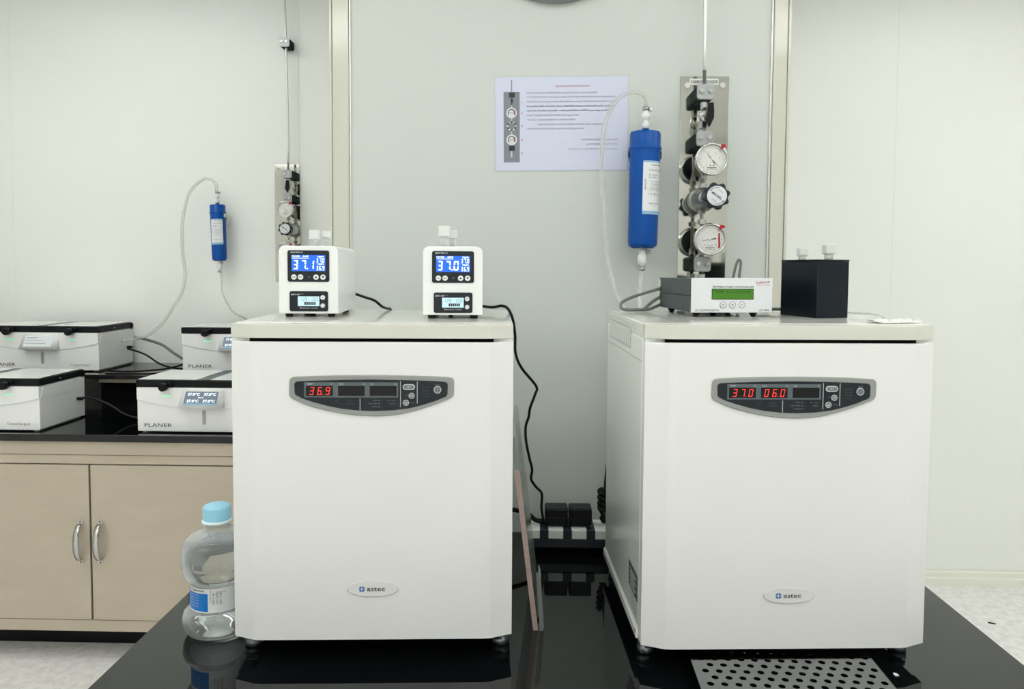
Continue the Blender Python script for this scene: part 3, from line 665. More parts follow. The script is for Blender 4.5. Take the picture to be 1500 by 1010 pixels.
    n = 64; pts = [(kx + (.0265 + .0026 * cos(8 * 2 * pi * i / n)) * cos(2 * pi * i / n + .25), z + (.0265 + .0026 * cos(8 * 2 * pi * i / n)) * sin(2 * pi * i / n + .25)) for i in range(n)]
    kb = obj('adjusting_knob', G().prism(pts[::-1], -.132, -.112, 'y', .0025, 3, True).cyl((kx, -.112, z), .023, .026, 'y', 32, r2=.021), 'knob', r)
    obj('knob_disc', G().cyl((kx, -.1335, z), .0205, .0015, 'y', 40), 'silver', kb)
    th = rad(-35) + pi
    text('TESCOM', 'printk', kx, z, -.1339, h=.0050, w=.0245, parent=kb, align='c', rot=th, bold=.02)
    text('INCREASE', 'printg', kx + .0075, z + .0090, -.1339, h=.0021, w=.012, parent=kb, align='c', rot=th)
    text('DECREASE', 'printg', kx - .0075, z - .0090, -.1339, h=.0021, w=.012, parent=kb, align='c', rot=th)
    g = G()
    for a0 in (75, 255):
        g.ring((kx, z), .0168, .0178, -.1339, rad(a0), rad(a0 + 55), 14)
        t_ = rad(a0 + 58); g.poly([(kx + .0193 * cos(t_), z + .0193 * sin(t_)), (kx + .0153 * cos(t_), z + .0153 * sin(t_)), (kx + .0173 * cos(t_ + .25), z + .0173 * sin(t_ + .25))], -.1341)
    obj('arrow_marks', g, 'printk', kb)
    return r
gas_panel(.3895, 1.6895, 1.270, 'polished steel gas regulator panel marked carbon dioxide behind the silver controller', True, -.0115)
gas_panel(-1.0300, 3.1395, 1.2705, 'gas regulator panel on the far wall, partly hidden by the monitor showing 37.1', False, .020, False)
tag(obj('gas_pipe', G().tube([(.3780, 1.6415, 1.7706), (.3765, 1.6415, 1.95), (.3745, 1.6415, 2.615)], .0042, 14, 3), 'trimline'), 'thin steel gas pipe rising from the carbon dioxide panel on the pillar', 'pipe')
tag(obj('gas_pipe', G().tube([(-1.010, 3.0915, 1.7712), (-1.011, 3.0915, 2.0), (-1.022, 3.0915, 2.612)], .0048, 14, 3), 'trimline'), 'thin steel gas pipe rising above the far wall panel', 'pipe')
r = thing('pipe_clamp', 'small grey two bolt clamp holding the far pipe to the wall', 'clamp', (-1.016, 3.139, 2.262))
obj('clamp_block', G().prism(rrect(-.02, .02, -.018, .018, .006), -.0635, 0, 'y'), 'greenblk', r)
obj('clamp_cover', G().prism(rrect(-.021, .021, -.019, .019, .007), -.071, -.064, 'y', .001, 1), 'silver', r)
for sx in (-.010, .010): obj('bolt', G().cyl((sx, -.0755, .001), .0055, .0045, 'y', 6, smooth=False), 'steel', r)

# =================================================================== BLUE FILTERS
def filter_unit(X, Y, Z, rz, tilt, label, s=1.0):
    """Z = bottom of blue body; wall behind at local +y"""
    r = thing('gas_filter', label, 'filter', (X, Y, Z), rot=(0, tilt, rz))
    Hh = .250 * s; R0 = .0318 * s
    obj('filter_body', G().lathe([(.0, 0), (R0 * .82, 0), (R0 * .95, .003), (R0, .010), (R0 * 1.04, Hh * .83), (R0 * 1.045, Hh * .835), (R0 * 1.12, Hh * .845), (R0 * 1.12, Hh * .86), (R0 * 1.05, Hh * .868), (R0 * 1.04, Hh * .975), (R0 * .98, Hh * .995), (R0 * .30, Hh), (.0075, Hh + .001), (.0075, Hh + .010), (0, Hh + .010)], seg=40), 'bluep', r)
    g = G()
    for k in range(6):
        a = rad(60 * k + 15); g.cyl((R0 * .95 * cos(a), R0 * .95 * sin(a), Hh * .868), .0030, Hh * .125, 'z', 8)
    obj('cap_rib', g, 'bluep', r)
    g = G()
    for k in range(8): a = rad(45 * k); g.box(R0 * .6 * cos(a) - .004, R0 * .6 * cos(a) + .004, R0 * .6 * sin(a) - .004, R0 * .6 * sin(a) + .004, -.0022, 0)
    obj('base_lug', g, 'bluep', r)
    # wrapped label
    z0, z1 = Hh * .28, Hh * .735; th0, th1 = rad(-103), rad(-8); rr = R0 * 1.046 + .0004
    def onc(a, z, e=0): return Vector(((rr + e) * cos(a), (rr + e) * sin(a), z))
    def strip(z0, z1, m, nm, par, e=0, a0=th0, a1=th1):
        g = G(); n = 20
        for i in range(n):
            p, q = a0 + (a1 - a0) * i / n, a0 + (a1 - a0) * (i + 1) / n
            g._add([onc(p, z0, e), onc(q, z0, e), onc(q, z1, e), onc(p, z1, e)], [(0, 1, 2, 3)], True)
        return obj(nm, g, m, par)
    lb = strip(z0, z1, 'label', 'wrap_label', r)
    strip(z0 + .0005, z0 + .0075, 'labelb', 'label_band', lb, .0002); strip(z1 - .0035, z1 - .0003, 'labelb', 'label_band', lb, .0002)
    bend = lambda x, z: onc(th0 + x / rr, z, .0004)
    L_ = z1 - z0
    for s_, x, zz, h, w_ in (('TOMART MEDICAL', .017, .92, .0034, .034), ('Coda Xtra Inline', .0125, .83, .0036, .036), ('REF: CODA-60', .0125, .735, .0030, .020), ('LOT: 50987', .0125, .69, .0030, .017), ('IN OUT THIS SIDE', .015, .61, .0028, .03), ('AIR FILTRATION', .019, .565, .0024, .022), ('IN-LINE FILTER', .019, .535, .0024, .022),
                          ('FOR MEDICAL USE ONLY', .015, .49, .0028, .032), ('SINGLE USE ONLY', .015, .455, .0028, .028), ('CE', .0235, .375, .0052, .006), ('! 2  ', .012, .375, .0036, .008), ('2023-06', .032, .375, .0026, .010), ('TOMART GROUP', .0125, .20, .0032, .026), ('B.V.', .025, .15, .0022, .004)):
        text(s_, 'printg' if h < .003 else 'printk', x * s, z0 + L_ * zz, 0, h=h * s, w=w_ * s, parent=lb, bend=bend)
    text('AIR FLOW', 'printk', .0055 * s, z0 + L_ * .45, 0, h=.0034 * s, w=.024 * s, parent=lb, bend=bend, rot=pi / 2)
    # white clip to the wall
    cl = obj('wall_clip', G().lathe([(R0 * 1.07, Hh * .77), (R0 * 1.14, Hh * .77), (R0 * 1.14, Hh * .835), (R0 * 1.07, Hh * .835)], seg=40), 'wplast', r)
    # only the rear part of the clip is kept: delete verts in front
    bm = bmesh.new(); bm.from_mesh(cl.data); bmesh.ops.delete(bm, geom=[v for v in bm.verts if v.co.y < -.004 * s], context='VERTS'); bm.to_mesh(cl.data); bm.free()
    obj('clip_mount', G().cyl((-.004, R0 * 1.05, Hh * .75), .024 * s, .022, 'y', 28), 'wplast', r)
    # top and bottom fittings
    obj('inlet_fitting', G().lathe([(.0085, Hh + .006), (.0085, Hh + .018), (.005, Hh + .020), (.005, Hh + .026), (.0095, Hh + .028), (.0100, Hh + .038), (.006, Hh + .041), (.006, Hh + .050)], seg=20, closed=True), 'wplast', r)
    obj('outlet_fitting', G().lathe([(.006, 0), (.0075, -.004), (.0075, -.016), (.0095, -.018), (.0095, -.036), (.006, -.038), (.006, -.044)], seg=20, closed=True), 'wplast', r)
    obj('hose_clamp', G().lathe([(.0068, -.051), (.0072, -.051), (.0072, -.043), (.0068, -.043)], seg=20).box(-.013, -.007, -.002, .002, -.049, -.045), 'steel', r)
    obj('upper_hose_clamp', G().lathe([(.0068, Hh + .046), (.0072, Hh + .046), (.0072, Hh + .054), (.0068, Hh + .054)], seg=20).box(.007, .014, -.004, .004, Hh + .045, Hh + .053), 'steel', r)
    obj('drain_cock', G().cyl((.007, 0, -.010), .0045, .011, 'x', 12), 'grid', r)
    return r
filter_unit(.2470, 1.628, 1.3860, 0, rad(.6), 'blue cylindrical gas filter beside the carbon dioxide panel on the pillar')
filter_unit(-1.2960, 3.070, 1.3620, rad(-25), rad(-2.0), 'blue cylindrical gas filter on the far wall above the table instruments', .93)
tag(obj('clear_tube', G().tube([(.2500, 1.628, 1.6900), (.2485, 1.626, 1.7080), (.2350, 1.625, 1.7190), (.2130, 1.625, 1.7190), (.1880, 1.625, 1.7040), (.1690, 1.625, 1.6750), (.1590, 1.623, 1.6400), (.1555, 1.62, 1.5800), (.1560, 1.62, 1.5200), (.1600, 1.61, 1.4700), (.1640, 1.60, 1.4000), (.1710, 1.585, 1.3400), (.1800, 1.565, 1.2950), (.1930, 1.545, 1.2640), (.2010, 1.52, 1.2400), (.203, 1.50, 1.20)], .0050, 12, 6), 'tube'), 'clear plastic tube looping from the top of the pillar filter', 'tube')
tag(obj('clear_tube', G().tube([(.2448, 1.628, 1.3410), (.2440, 1.620, 1.3200), (.2380, 1.60, 1.2850), (.2330, 1.56, 1.2640), (.230, 1.52, 1.24)], .0050, 12, 6), 'tube'), 'clear plastic tube hanging straight below the pillar filter', 'tube')
tag(obj('clear_tube', G().tube([(-1.3045, 3.07, 1.645), (-1.3065, 3.07, 1.675), (-1.3350, 3.07, 1.7000), (-1.3700, 3.07, 1.6930), (-1.4160, 3.07, 1.6480), (-1.4400, 3.07, 1.5800), (-1.4520, 3.07, 1.5000), (-1.4520, 3.07, 1.4000), (-1.4440, 3.07, 1.3100), (-1.4490, 3.06, 1.2400), (-1.4750, 3.05, 1.1800), (-1.5300, 3.04, 1.0950), (-1.5900, 3.02, 1.0450), (-1.680, 3.0, 1.025)], .0066, 12, 6), 'tube'), 'long clear tube drooping from the far wall filter to the shelf', 'tube')
tag(obj('clear_tube', G().tube([(-1.2895, 3.07, 1.316), (-1.2880, 3.07, 1.2800), (-1.2750, 3.05, 1.2200), (-1.2400, 3.06, 1.1500), (-1.2050, 3.10, 1.1180), (-1.180, 3.126, 1.09)], .0038, 10, 6), 'tube'), 'short thin clear tube below the far wall filter', 'tube')

r = thing('round_wall_fixture', 'grey rimmed round fixture cut by the top of the picture', 'wall fixture', (.0545, 1.6895, 2.105))
obj('rim', G().lathe([(.175, 0), (.175, -.018), (.168, -.024), (.160, -.024), (.156, -.018)], seg=64, axis='y'), 'fixture', r)
obj('face', G().cyl((0, -.018, 0), .1565, .018, 'y', 64), 'fixture', r)

# =================================================================== FAR COUNTER
C = .780
r = thing('steel_cabinet', 'long brushed stainless steel base cabinet under the black counter', 'cabinet', (-1.62, 2.40, 0))
obj('cabinet_body', G().box(-1.1, 1.1, .012, .72, .105, C - .0245), 'brush', r)
obj('top_rail', G().box(-1.1, 1.1, -.004, .012, .7085, C - .0245, .001, 1), 'brush', r)
obj('lower_rail', G().box(-1.1, 1.1, 0, .012, .6765, .7065, .001, 1), 'brush', r)
obj('bottom_rail', G().box(-1.1, 1.1, 0, .012, .105, .1440, .001, 1), 'brush', r)
obj('stile', G().box(-1.1, -1.065, 0, .012, .144, .6765).box(1.065, 1.1, 0, .012, .144, .6765), 'brush', r)
obj('door_gap', G().box(-1.064, 1.064, .0105, .0118, .1442, .6763), 'dark', r)
obj('plinth', G().box(-1.07, 1.07, .125, .70, 0, .104), 'black', r)
dx = [(-1.062, -.560), (-.553, .1575), (.1640, .860)]
for i, (a, b) in enumerate(dx):
    d = obj('door', G().box(a, b, -.004, .0102, .1470, .6735, .001, 1), 'brush', r)
    hx = (a + .03) if i == 2 else (b - .030)
    if i == 1: hx = b - .030
    g = G(); n = 18; zc_ = .414; Lh = .062
    prof = []
    for k in range(n + 1):
        t_ = pi * k / n; z = zc_ - Lh * cos(t_); y = -.006 - .030 * sin(t_) ** .8; wd = .0052 + .0042 * sin(t_)
        prof.append((y, z, wd))
    for (ya, za, wa), (yb, zb_, wb_) in zip(prof, prof[1:]):
        g._add([(hx - wa, ya, za), (hx + wa, ya, za), (hx + wb_, yb, zb_), (hx - wb_, yb, zb_), (hx - wa, ya + .004, za), (hx + wa, ya + .004, za), (hx + wb_, yb + .004, zb_), (hx - wb_, yb + .004, zb_)],
               [(0, 3, 2, 1), (4, 5, 6, 7), (1, 2, 6, 5), (0, 4, 7, 3)], True)
    bmesh.ops.remove_doubles(g.bm, verts=g.bm.verts, dist=1e-5)
    for zz in (zc_ + Lh + .006, zc_ - Lh - .006): g.cyl((hx, -.0062, zz), .0075, .0022, 'y', 18)
    h = obj('handle', g, 'chrome', d)
    for zz in (zc_ + Lh + .007, zc_ - Lh - .007): obj('handle_screw', G().cyl((hx, -.0068, zz), .0025, .0008, 'y', 10), 'dark', d)
tag(obj('black_counter', G().box(-2.74, -.47, 2.378, 3.138, C - .024, C, .0015, 1), 'table'), 'black glossy counter top on the steel cabinet by the far wall', 'counter')
r = thing('raised_shelf', 'black glossy raised shelf at the back of the far counter', 'shelf', (0, 0, 0))
obj('shelf_board', G().box(-2.7, -.50, 2.768, 3.136, .904, .920, .001, 1), 'table', r)
obj('back_board', G().box(-2.69, -.51, 3.10, 3.134, C + .0005, .9035), 'table', r)
obj('pale_strip', G().box(-1.66, -1.05, 2.80, 2.815, .886, .9035), 'brush', r)  # pale strip just below the shelf front
for x in (-2.68, -1.05, -.53): obj('support', G().box(x, x + .02, 2.80, 3.09, C + .0005, .886), 'black', r)

# =================================================================== LOW WHITE BENCH INCUBATORS WITH BLACK LIDS
def planer(X, Y, Z, rz, label, scr, txt):
    W, D, Hf = .450, .250, .153
    r = thing('lidded_bench_incubator', label, 'incubator', (X, Y, Z), rz, group='low white instruments on the far counter and shelf')
    body = G().prism(rrect(0, W, .004, Hf, .005, 3), .0, D, 'y', .002, 2)
    obj('body', body, 'casewh', r)
    obj('base_foot', G().box(.012, .03, .012, D - .012, 0, .0038).box(W - .03, W - .012, .012, D - .012, 0, .0038), 'casewh', r)
    # swept front cowl
    low = [(W * t, .112 - .030 * sin(pi * t) ** .8) for t in [i / 20 for i in range(21)]]
    obj('front_cowl', G().prism(low + [(W, Hf - .001), (0, Hf - .001)], -.0035, .0005, 'y', .001, 1), 'casewh', r)
    # side upper band with notches
    for x0, x1 in ((W, W + .0015), (-.0015, 0)):
        g = G().prism([(.004, .110), (D - .002, .110), (D - .002, .150), (.180, .150), (.176, .142), (.168, .142), (.164, .150), (.110, .150), (.106, .142), (.098, .142), (.094, .150), (.050, .150), (.02, .148), (.012, .13)], x0, x1, 'x')
        obj('side_band', g, 'casewh', r)
    # lid: black tray rim, two white plates, black bridge strip
    z0 = Hf + .001
    rim = obj('lid_frame', G().box(-.003, W + .003, -.004, D - .006, z0, z0 + .0235, .003, 2).cyl((-.003, D - .010, z0 + .008), .013, W + .006, 'x', 20), 'black', r)
    for x0, x1 in ((.004, W * .5 - .022), (W * .5 + .022, W - .004)): obj('lid_plate', G().box(x0, x1, .004, D - .026, z0 + .0238, z0 + .0262, .0008, 1), 'whiteside', r)
    obj('lid_bridge', G().box(W * .5 - .020, W * .5 + .020, .004, D - .03, z0 + .0238, z0 + .0250), 'bezin', r)
    obj('rim_rivet', G().box(W + .003, W + .0034, D * .42, D * .44, z0 + .009, z0 + .013), 'wplast', r)
    for kx in (.102, .348):
        kn = obj('lid_knob', G().lathe([(.008, -.002), (.008, -.012), (.0125, -.014), (.0140, -.020), (.0140, -.034), (.0115, -.038)], (kx, 0, z0 + .004), 22, 'y', closed=True).box(kx + .004, kx + .017, -.014, 0, z0 + .004, z0 + .018, .003), 'black', r)
        obj('status_light', G().prism(rrect(kx - .015, kx + .015, .123, .1265, .0016), -.0042, -.0034, 'y'), 'green', r)
    # tilted screen pod
    cx = W * .5; y0, y1 = -.006, -.038; zt_, zl = .149, .090; hw = .070
    g = G(); g._add([(cx - hw, .0, zt_), (cx + hw, .0, zt_), (cx + hw, y0, zt_), (cx - hw, y0, zt_), (cx - hw - .002, .0, zl - .004), (cx + hw + .002, .0, zl - .004), (cx + hw + .002, y1, zl), (cx - hw - .002, y1, zl)],
           [(0, 1, 2, 3), (3, 2, 6, 7), (7, 6, 5, 4), (0, 3, 7, 4), (1, 5, 6, 2)])
    bmesh.ops.recalc_face_normals(g.bm, faces=g.bm.faces); bmesh.ops.bevel(g.bm, geom=[e for e in g.bm.edges if not e.is_boundary], offset=.003, segments=3, affect='EDGES')
    for f in g.bm.faces: f.smooth = True
    pod = obj('screen_pod', g, 'casewh', r)
    def tilt(o):
        for v in o.data.vertices:   # map local (x, y≈0, z 0..1 range) onto tilted face
            t_ = (v.co.z - zl) / (zt_ - zl); v.co.y = y1 + (y0 - y1) * t_ - .0006 + v.co.y
        return o
    tilt(obj('screen', G().quad(cx - .055, cx + .055, .1005, .1415, 0), scr, pod))
    if txt:
        for tx, tz, tt, hh in ((-.046, .1335, '37.0°C', .0078), (.008, .1335, '37.0°C', .0078), (-.046, .1130, '37.0°C', .0078), (.008, .1130, '37.0°C', .0078), (-.010, .1235, '36.6°C', .0035)):
            o = text(tt, 'lcdtext', cx + tx, tz, -.0005, h=hh, w=.040 if hh > .005 else .018, parent=pod, bold=.03); tilt(o)
        tilt(obj('screen_footer', G().quad(cx - .054, cx + .054, .1012, .1055, -.0004), 'labelb', pod))
    else:
        o = obj('screen_marks', G().quad(cx - .05, cx - .005, .132, .1345, -.0004).quad(cx - .05, cx + .02, .122, .1232, -.0004).quad(cx - .05, cx + .03, .112, .1135, -.0004), 'printg', pod); tilt(o)
    sl = obj('slot_recess', G().prism(rrect(cx - .006, cx + .0065, .028, .078, .006, 5), -.0006, .0005, 'y'), 'grid', r)
    obj('slot_pin', G().box(cx + .0005, cx + .0045, -.0012, -.0004, .038, .074), 'steel', sl)
    text('PLANER', 'printk', .024, .0255, -.0008, h=.0125, w=.093, parent=r)
    text('CooperSurgical', 'printg', W - .112, .0245, -.0008, h=.0085, w=.078, parent=r)
    obj('plug', G().cyl((W + .0015, D - .045, .075), .006, .02, 'x', 12), 'black', r)
    return r
planer(-2.084, 2.415, C + .0004, 0, 'low white instrument on the counter, cut by the left edge of the photo', 'lcdwhite', False)
planer(-1.306, 2.420, C + .0004, 0, 'low white instrument on the counter showing four 37.0 readings', 'lcdgrey', True)
planer(-2.137, 2.850, .9204, 0, 'low white instrument on the raised shelf with a blank pale screen', 'lcdwhite', False)
planer(-1.355, 2.850, .9204, 0, 'low white instrument on the raised shelf, half hidden by the white incubator', 'lcdgrey', True)

def cable(pts, r, m, label, name='power_cable', cat='cable'): return tag(obj(name, G().tube(pts, r, 10, 6), m), label, cat)
cable([(-1.655, 3.06, 1.035), (-1.60, 3.04, 1.030), (-1.52, 3.02, 1.010), (-1.45, 2.99, .975), (-1.40, 2.99, .950), (-1.372, 3.08, .94), (-1.368, 3.12, .94)], .0055, 'greycab', 'grey cable sagging between the shelf instruments')
cable([(-1.655, 3.00, .995), (-1.60, 2.98, .985), (-1.545, 2.95, .972), (-1.49, 2.93, .945), (-1.44, 2.93, .928), (-1.37, 2.90, .927)], .0036, 'black', 'thin black cable with a plug, upper of two behind the shelf instrument')
cable([(-1.655, 2.84, .926), (-1.60, 2.83, .925), (-1.545, 2.83, .925), (-1.49, 2.85, .927), (-1.43, 2.90, .93), (-1.37, 3.0, .95)], .0036, 'black', 'thin black cable lying along the raised shelf')
cable([(-1.612, 2.62, .859), (-1.57, 2.61, .858), (-1.50, 2.60, .835), (-1.44, 2.60, .800), (-1.38, 2.62, .786), (-1.33, 2.72, .785)], .0040, 'black', 'black cable running from the cut off counter instrument')
cable([(-1.42, 2.70, .785), (-1.40, 2.66, .800), (-1.37, 2.65, .825), (-1.35, 2.66, .800), (-1.38, 2.69, .787), (-1.43, 2.71, .785), (-1.46, 2.74, .785)], .0026, 'greycab', 'thin coiled cable on the counter beneath the raised shelf')
cable([(-.366, 1.449, 1.2860), (-.345, 1.450, 1.2860), (-.322, 1.440, 1.2800), (-.300, 1.428, 1.2740), (-.288, 1.440, 1.2620), (-.283, 1.462, 1.2570), (-.280, 1.492, 1.2500), (-.28, 1.505, 1.20), (-.28, 1.51, 1.10), (-.27, 1.53, .90), (-.25, 1.55, .736)], .0026, 'black', 'black lead behind the monitor showing 37.1')
cable([(-.115, 1.436, 1.2650), (-.095, 1.432, 1.2650), (-.070, 1.408, 1.2640), (-.052, 1.404, 1.2670), (-.040, 1.403, 1.2615), (-.031, 1.404, 1.2420), (-.0265, 1.42, 1.2100), (-.0260, 1.46, 1.1700), (-.0140, 1.50, 1.1350), (.0160, 1.52, 1.0950), (.0140, 1.52, 1.0780), (.0040, 1.52, 1.0500), (.0010, 1.52, 1.0300), (-.0050, 1.52, 1.0100), (-.0040, 1.52, .980), (.0030, 1.52, .945), (.0090, 1.52, .920), (.0070, 1.52, .9000), (.0180, 1.53, .880), (.0300, 1.55, .8600), (.0300, 1.56, .8250), (.0350, 1.57, .7910)], .0028, 'black', 'long black lead hanging from the monitor showing 37.0 down to the power rail')
cable([(-.10, 1.56, .83), (-.04, 1.575, .818), (0, 1.58, .807), (.02, 1.58, .792), (.06, 1.58, .791)], .0048, 'black', 'thick black cable behind the leaning panel at the power rail')
cable([(.2575, 1.452, 1.3010), (.2300, 1.455, 1.2930), (.2000, 1.45, 1.2830), (.1800, 1.435, 1.2740), (.1760, 1.42, 1.2650), (.1830, 1.412, 1.2612), (.2050, 1.415, 1.2608), (.2300, 1.43, 1.2610), (.2580, 1.452, 1.2700)], .0031, 'greycab', 'grey cable looping out behind the silver controller')
cable([(.2260, 1.448, 1.2612), (.2400, 1.452, 1.2740), (.2580, 1.456, 1.2850)], .0031, 'greycab', 'short grey cable stub behind the silver controller')
cable([(.398, 1.47, 1.270), (.402, 1.475, 1.310), (.409, 1.478, 1.345), (.4145, 1.478, 1.358), (.4185, 1.476, 1.352), (.4150, 1.472, 1.325), (.4120, 1.47, 1.262)], .0026, 'greycab', 'grey cable loop standing up behind the silver controller')
cable([(.410, 1.450, 1.2850), (.440, 1.425, 1.2640), (.466, 1.410, 1.2645), (.500, 1.40, 1.2645)], .0031, 'greycab', 'grey cable between the silver controller and the black box')
cable([(.555, 1.36, 1.2625), (.60, 1.315, 1.2625), (.590, 1.25, 1.2620), (.575, 1.205, 1.2610)], .0016, 'tube', 'thin clear probe line beside the black box', 'probe_line', 'tube')
# crumpled film on the incubator edge
g = G(); n = 16; random.seed(3); V_ = {}
for i in range(n + 1):
    for j in range(7):
        u, v = i / n, j / 6; V_[i, j] = g.bm.verts.new((.545 + u * .077 + .004 * random.random(), 1.150 + v * .055 + u * .03 + .004 * random.random(), ZR + .0010 + .0075 * random.random() * sin(pi * v) * (.5 + u) * (1 - .5 * u)))
for i in range(n):
    for j in range(6): g.bm.faces.new([V_[i, j], V_[i + 1, j], V_[i + 1, j + 1], V_[i, j + 1]])
tag(obj('crumpled_film', g, 'tissue'), 'crumpled pale plastic film on the far corner of the incubator top', 'film')

# =================================================================== POWER RAIL, ADAPTERS
r = thing('power_rail', 'black and white striped power rail standing against the pillar', 'power strip', (-.004, 1.54, T))
obj('rail_base', G().box(.012, .300, .030, .066, 0, .016), 'dark', r)
obj('rail_body', G().box(.002, .305, 0, .070, .0165, .0360, .002), 'stripn', r)
obj('rail_cover', G().box(0, .305, -.001, .070, .0362, .0555, .002), 'stripw', r)
for k in range(6): obj('socket_band', G().box(.0305 + k * .0493, .0490 + k * .0493, -.002, .071, .0358, .0562, .001, 1), 'stripn', r)
for k, (x0, x1) in enumerate(((.0375, .0870), (.0895, .1380))):
    a_ = thing('power_adapter', ['black block adapter on the power rail, nearer the hanging lead', 'black block adapter on the power rail, nearer the coiled cable'][k], 'adapter', ((x0 + x1) / 2, 1.556, T + .0565), group='black adapters on the power rail')
    w_ = (x1 - x0) / 2
    obj('adapter_body', G().box(-w_, w_, 0, .045, .004, .039, .004, 3), 'black', a_)
    obj('adapter_base', G().box(-w_ + .006, w_ - .006, .004, .040, 0, .004), 'blackmat', a_)
    obj('adapter_rib', G().box(-w_ - .0004, w_ + .0004, -.0004, .002, .019, .0205), 'blackmat', a_)
g = G(); pts = [(.158 + .0035 * sin(i * 2.3) + (.006 if i < 6 else 0), 1.575 + .006 * cos(i * 2.3), T + .062 + i * .0042) for i in range(18)]
g.tube(pts, .0055, 8, 4).tube([(.166, 1.58, T + .061), (.168, 1.58, T + .10), (.172, 1.59, T + .15), (.178, 1.60, T + .20)], .006, 8, 4)
tag(obj('coiled_cable', g, 'black'), 'thick coiled black cable at the end of the power rail beside the incubator', 'cable')

# =================================================================== LEANING PANEL
r = thing('leaning_panel', 'thin smoky panel with pinkish edge leaning against the incubator reading 36.9', 'panel', (.0152, 1.215, T), rot=(0, rad(-7.0), 0))
obj('panel_sheet', G().box(-.0035, .0035, .006, .290, .001, .330, .0005, 1), 'greyacr', r)
obj('edge_strip', G().prism([(-.0042, 0), (.0042, 0), (.0042, .268), (.001, .275), (-.0042, .275)], 0, .0055, 'y'), 'pink', r)
r = thing('grey_channel', 'short grey metal channel standing against the foot of the leaning panel', 'bracket', (.0220, 1.213, T), rot=(0, rad(-4), 0))
obj('channel_web', G().prism(rrect(0, .0035, 0, .098, .001, 2), 0, .008, 'y').box(.0036, .0062, .0, .05, 0, .092), 'greymet', r)
obj('channel_flange', G().box(.0062, .0075, .004, .046, .002, .088), 'greyacr', r)

# =================================================================== BOTTLE
r = thing('water_bottle', 'clear waisted bottle of sterile water with pale blue cap and blue label', 'bottle', (-.5165, 1.2, T + .0004))
prof = [(.0, .0), (.034, .0), (.043, .0015), (.050, .006), (.0545, .014), (.0560, .024), (.0560, .030), (.0535, .038), (.0475, .0435), (.0430, .0475), (.0430, .088), (.0470, .0915), (.0530, .100), (.0560, .112), (.0565, .130), (.0555, .146), (.0510, .157), (.0400, .166), (.0270, .1715), (.0205, .175), (.0195, .185)]
obj('bottle_shell', G().lathe(prof, seg=48), 'bottle', r)
wp = [(max(0, a - .0012), max(b, .0012)) for a, b in prof if b < .148]
wp = [(0, .0012)] + [p for p in wp if p[0] > 0] + [(.0540, .147), (0, .147)]
obj('water', G().lathe(wp, seg=48), 'water', r)
obj('neck_ring', G().lathe([(.0195, .183), (.0235, .184), (.0240, .187), (.0225, .189)], seg=32, closed=True), 'capw', r)
obj('cap', G().lathe([(.0222, .1885), (.0222, .2080), (.0210, .2110), (.0180, .2125), (.0, .2128)], seg=40), 'cap', r)
rb = .0432
def onb(a, z, e=0): return Vector(((rb + e) * cos(a), (rb + e) * sin(a), z))
def bstrip(nm, m, a0, a1, z0, z1, e, par):
    g = G(); n = 28
    for i in range(n):
        p, q = a0 + (a1 - a0) * i / n, a0 + (a1 - a0) * (i + 1) / n
        g._add([onb(p, z0, e), onb(q, z0, e), onb(q, z1, e), onb(p, z1, e)], [(0, 1, 2, 3)], True)
    return obj(nm, g, m, par)
lb = bstrip('bottle_label', 'label', rad(-185), rad(5), .0475, .0875, .0003, r)
bstrip('label_block', 'lblue', rad(-158), rad(-88), .0500, .0795, .0005, lb)
bend = lambda x, z: onb(rad(-180) + x / rb, z, .0008)
text('Sterile Water for Irrigation B.N.B.', 'printk', .006, .0835, 0, h=.0030, w=.058, parent=lb, bend=bend, bold=.02)
text('1000 mL', 'redtube', .083, .0815, 0, h=.0028, w=.014, parent=lb, bend=bend)
for k in range(5): text('sterile water 1000', 'lblue' if k > 8 else 'printw', .0235, .0765 - k * .0048, 0, h=.0018, w=.030, parent=lb, bend=bend)
for k in range(3):
    text('LOT 2305' if k % 2 else 'EXP 11 26', 'printk', .078 + k * .0055, .062, 0, h=.0032, w=.018, parent=lb, bend=bend, rot=pi / 2)
text('store below 30 C single use', 'printg', .0735, .064, 0, h=.0022, w=.026, parent=lb, bend=bend, rot=pi / 2)

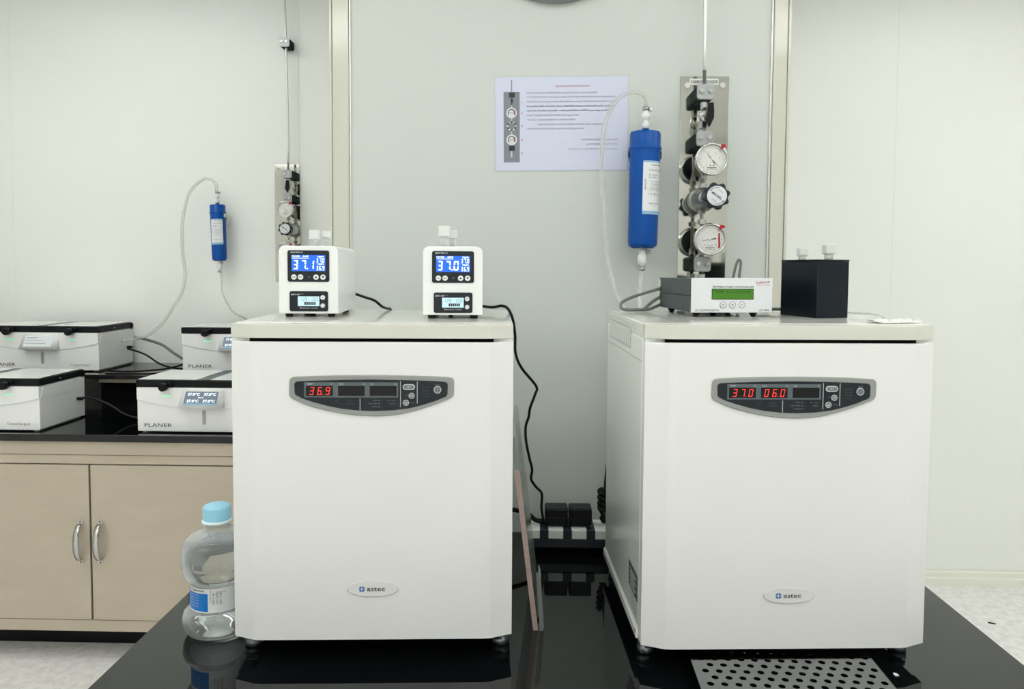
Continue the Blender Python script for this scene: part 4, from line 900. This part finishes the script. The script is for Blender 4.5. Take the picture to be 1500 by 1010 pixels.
# =================================================================== PERFORATED PLATE
g = G(); nx, ny, px, py, hr = 13, 19, .01984, .01714, .0050; PWD = .273
for j in range(ny):
    off = px / 2 if j % 2 else 0
    for i in range(nx):
        cx, cy = .0105 + px * .5 + i * px - px * .25 + off * 1.0, .012 + py * (j + .5)
        sq = []; ho = []; m_ = 16
        for k in range(m_):
            a = 2 * pi * k / m_ + pi / 4; ca, sa = cos(a), sin(a); q = max(abs(ca), abs(sa))
            ho.append((cx + hr * ca, cy + hr * sa)); sq.append((cx + ca / q * px / 2, cy + sa / q * py / 2))
        A = [g.bm.verts.new((*p, .0016)) for p in sq]; B = [g.bm.verts.new((*p, .0016)) for p in ho]; C_ = [g.bm.verts.new((*p, 0)) for p in ho]
        for k in range(m_):
            k2 = (k + 1) % m_; g.bm.faces.new([A[k], A[k2], B[k2], B[k]]); g.bm.faces.new([B[k], B[k2], C_[k2], C_[k]])
    x0 = .0105 + px * .25 - px * .5 + off + px * .5 - px * .25 - px * .0
    x0 = .0105 + px * .25 - px * .5 + off; x1 = x0 + nx * px
    y0, y1 = .012 + py * j, .012 + py * (j + 1)
    for a, b in ((0, x0), (x1, PWD)):
        if b > a: g._add([(a, y0, .0016), (b, y0, .0016), (b, y1, .0016), (a, y1, .0016)], [(0, 1, 2, 3)])
YE = .012 + py * ny + .012
g._add([(0, 0, .0016), (PWD, 0, .0016), (PWD, .012, .0016), (0, .012, .0016)], [(0, 1, 2, 3)]); g._add([(0, YE - .012, .0016), (PWD, YE - .012, .0016), (PWD, YE, .0016), (0, YE, .0016)], [(0, 1, 2, 3)])
g._add([(0, 0, 0), (PWD, 0, 0), (PWD, 0, .0016), (0, 0, .0016)], [(0, 1, 2, 3)]); g._add([(0, YE, 0), (0, 0, 0), (0, 0, .0016), (0, YE, .0016)], [(0, 1, 2, 3)]); g._add([(PWD, 0, 0), (PWD, YE, 0), (PWD, YE, .0016), (PWD, 0, .0016)], [(0, 1, 2, 3)])
r = thing('perforated_plate', 'polished steel plate with staggered round holes lying partly under the incubator', 'plate', (.2408, .867, T + .0215), rad(-1.7))
obj('holed_sheet', g, 'plate', r)
obj('folded_edge', G().box(-.0006, .0004, 0, YE, -.0212, .0018), 'plate', r); obj('folded_edge', G().box(PWD - .0004, PWD + .0006, 0, YE, -.0212, .0018), 'plate', r)

tag(obj('paper_scrap', G().prism([(0, 0), (.006, .001), (.005, .006), (.001, .009), (-.001, .005)], T + .0002, T + .0012, 'z'), 'label', loc=(.5545, 1.094, 0)), 'tiny white scrap on the black table beside the perforated plate', 'scrap')
tag(obj('floor_debris', G().box(-.012, .012, -.004, .004, .0002, .003, .001), 'black', loc=(1.767, 2.786, 0), rot=(0, 0, rad(-28))), 'small black sliver lying on the speckled floor', 'debris')
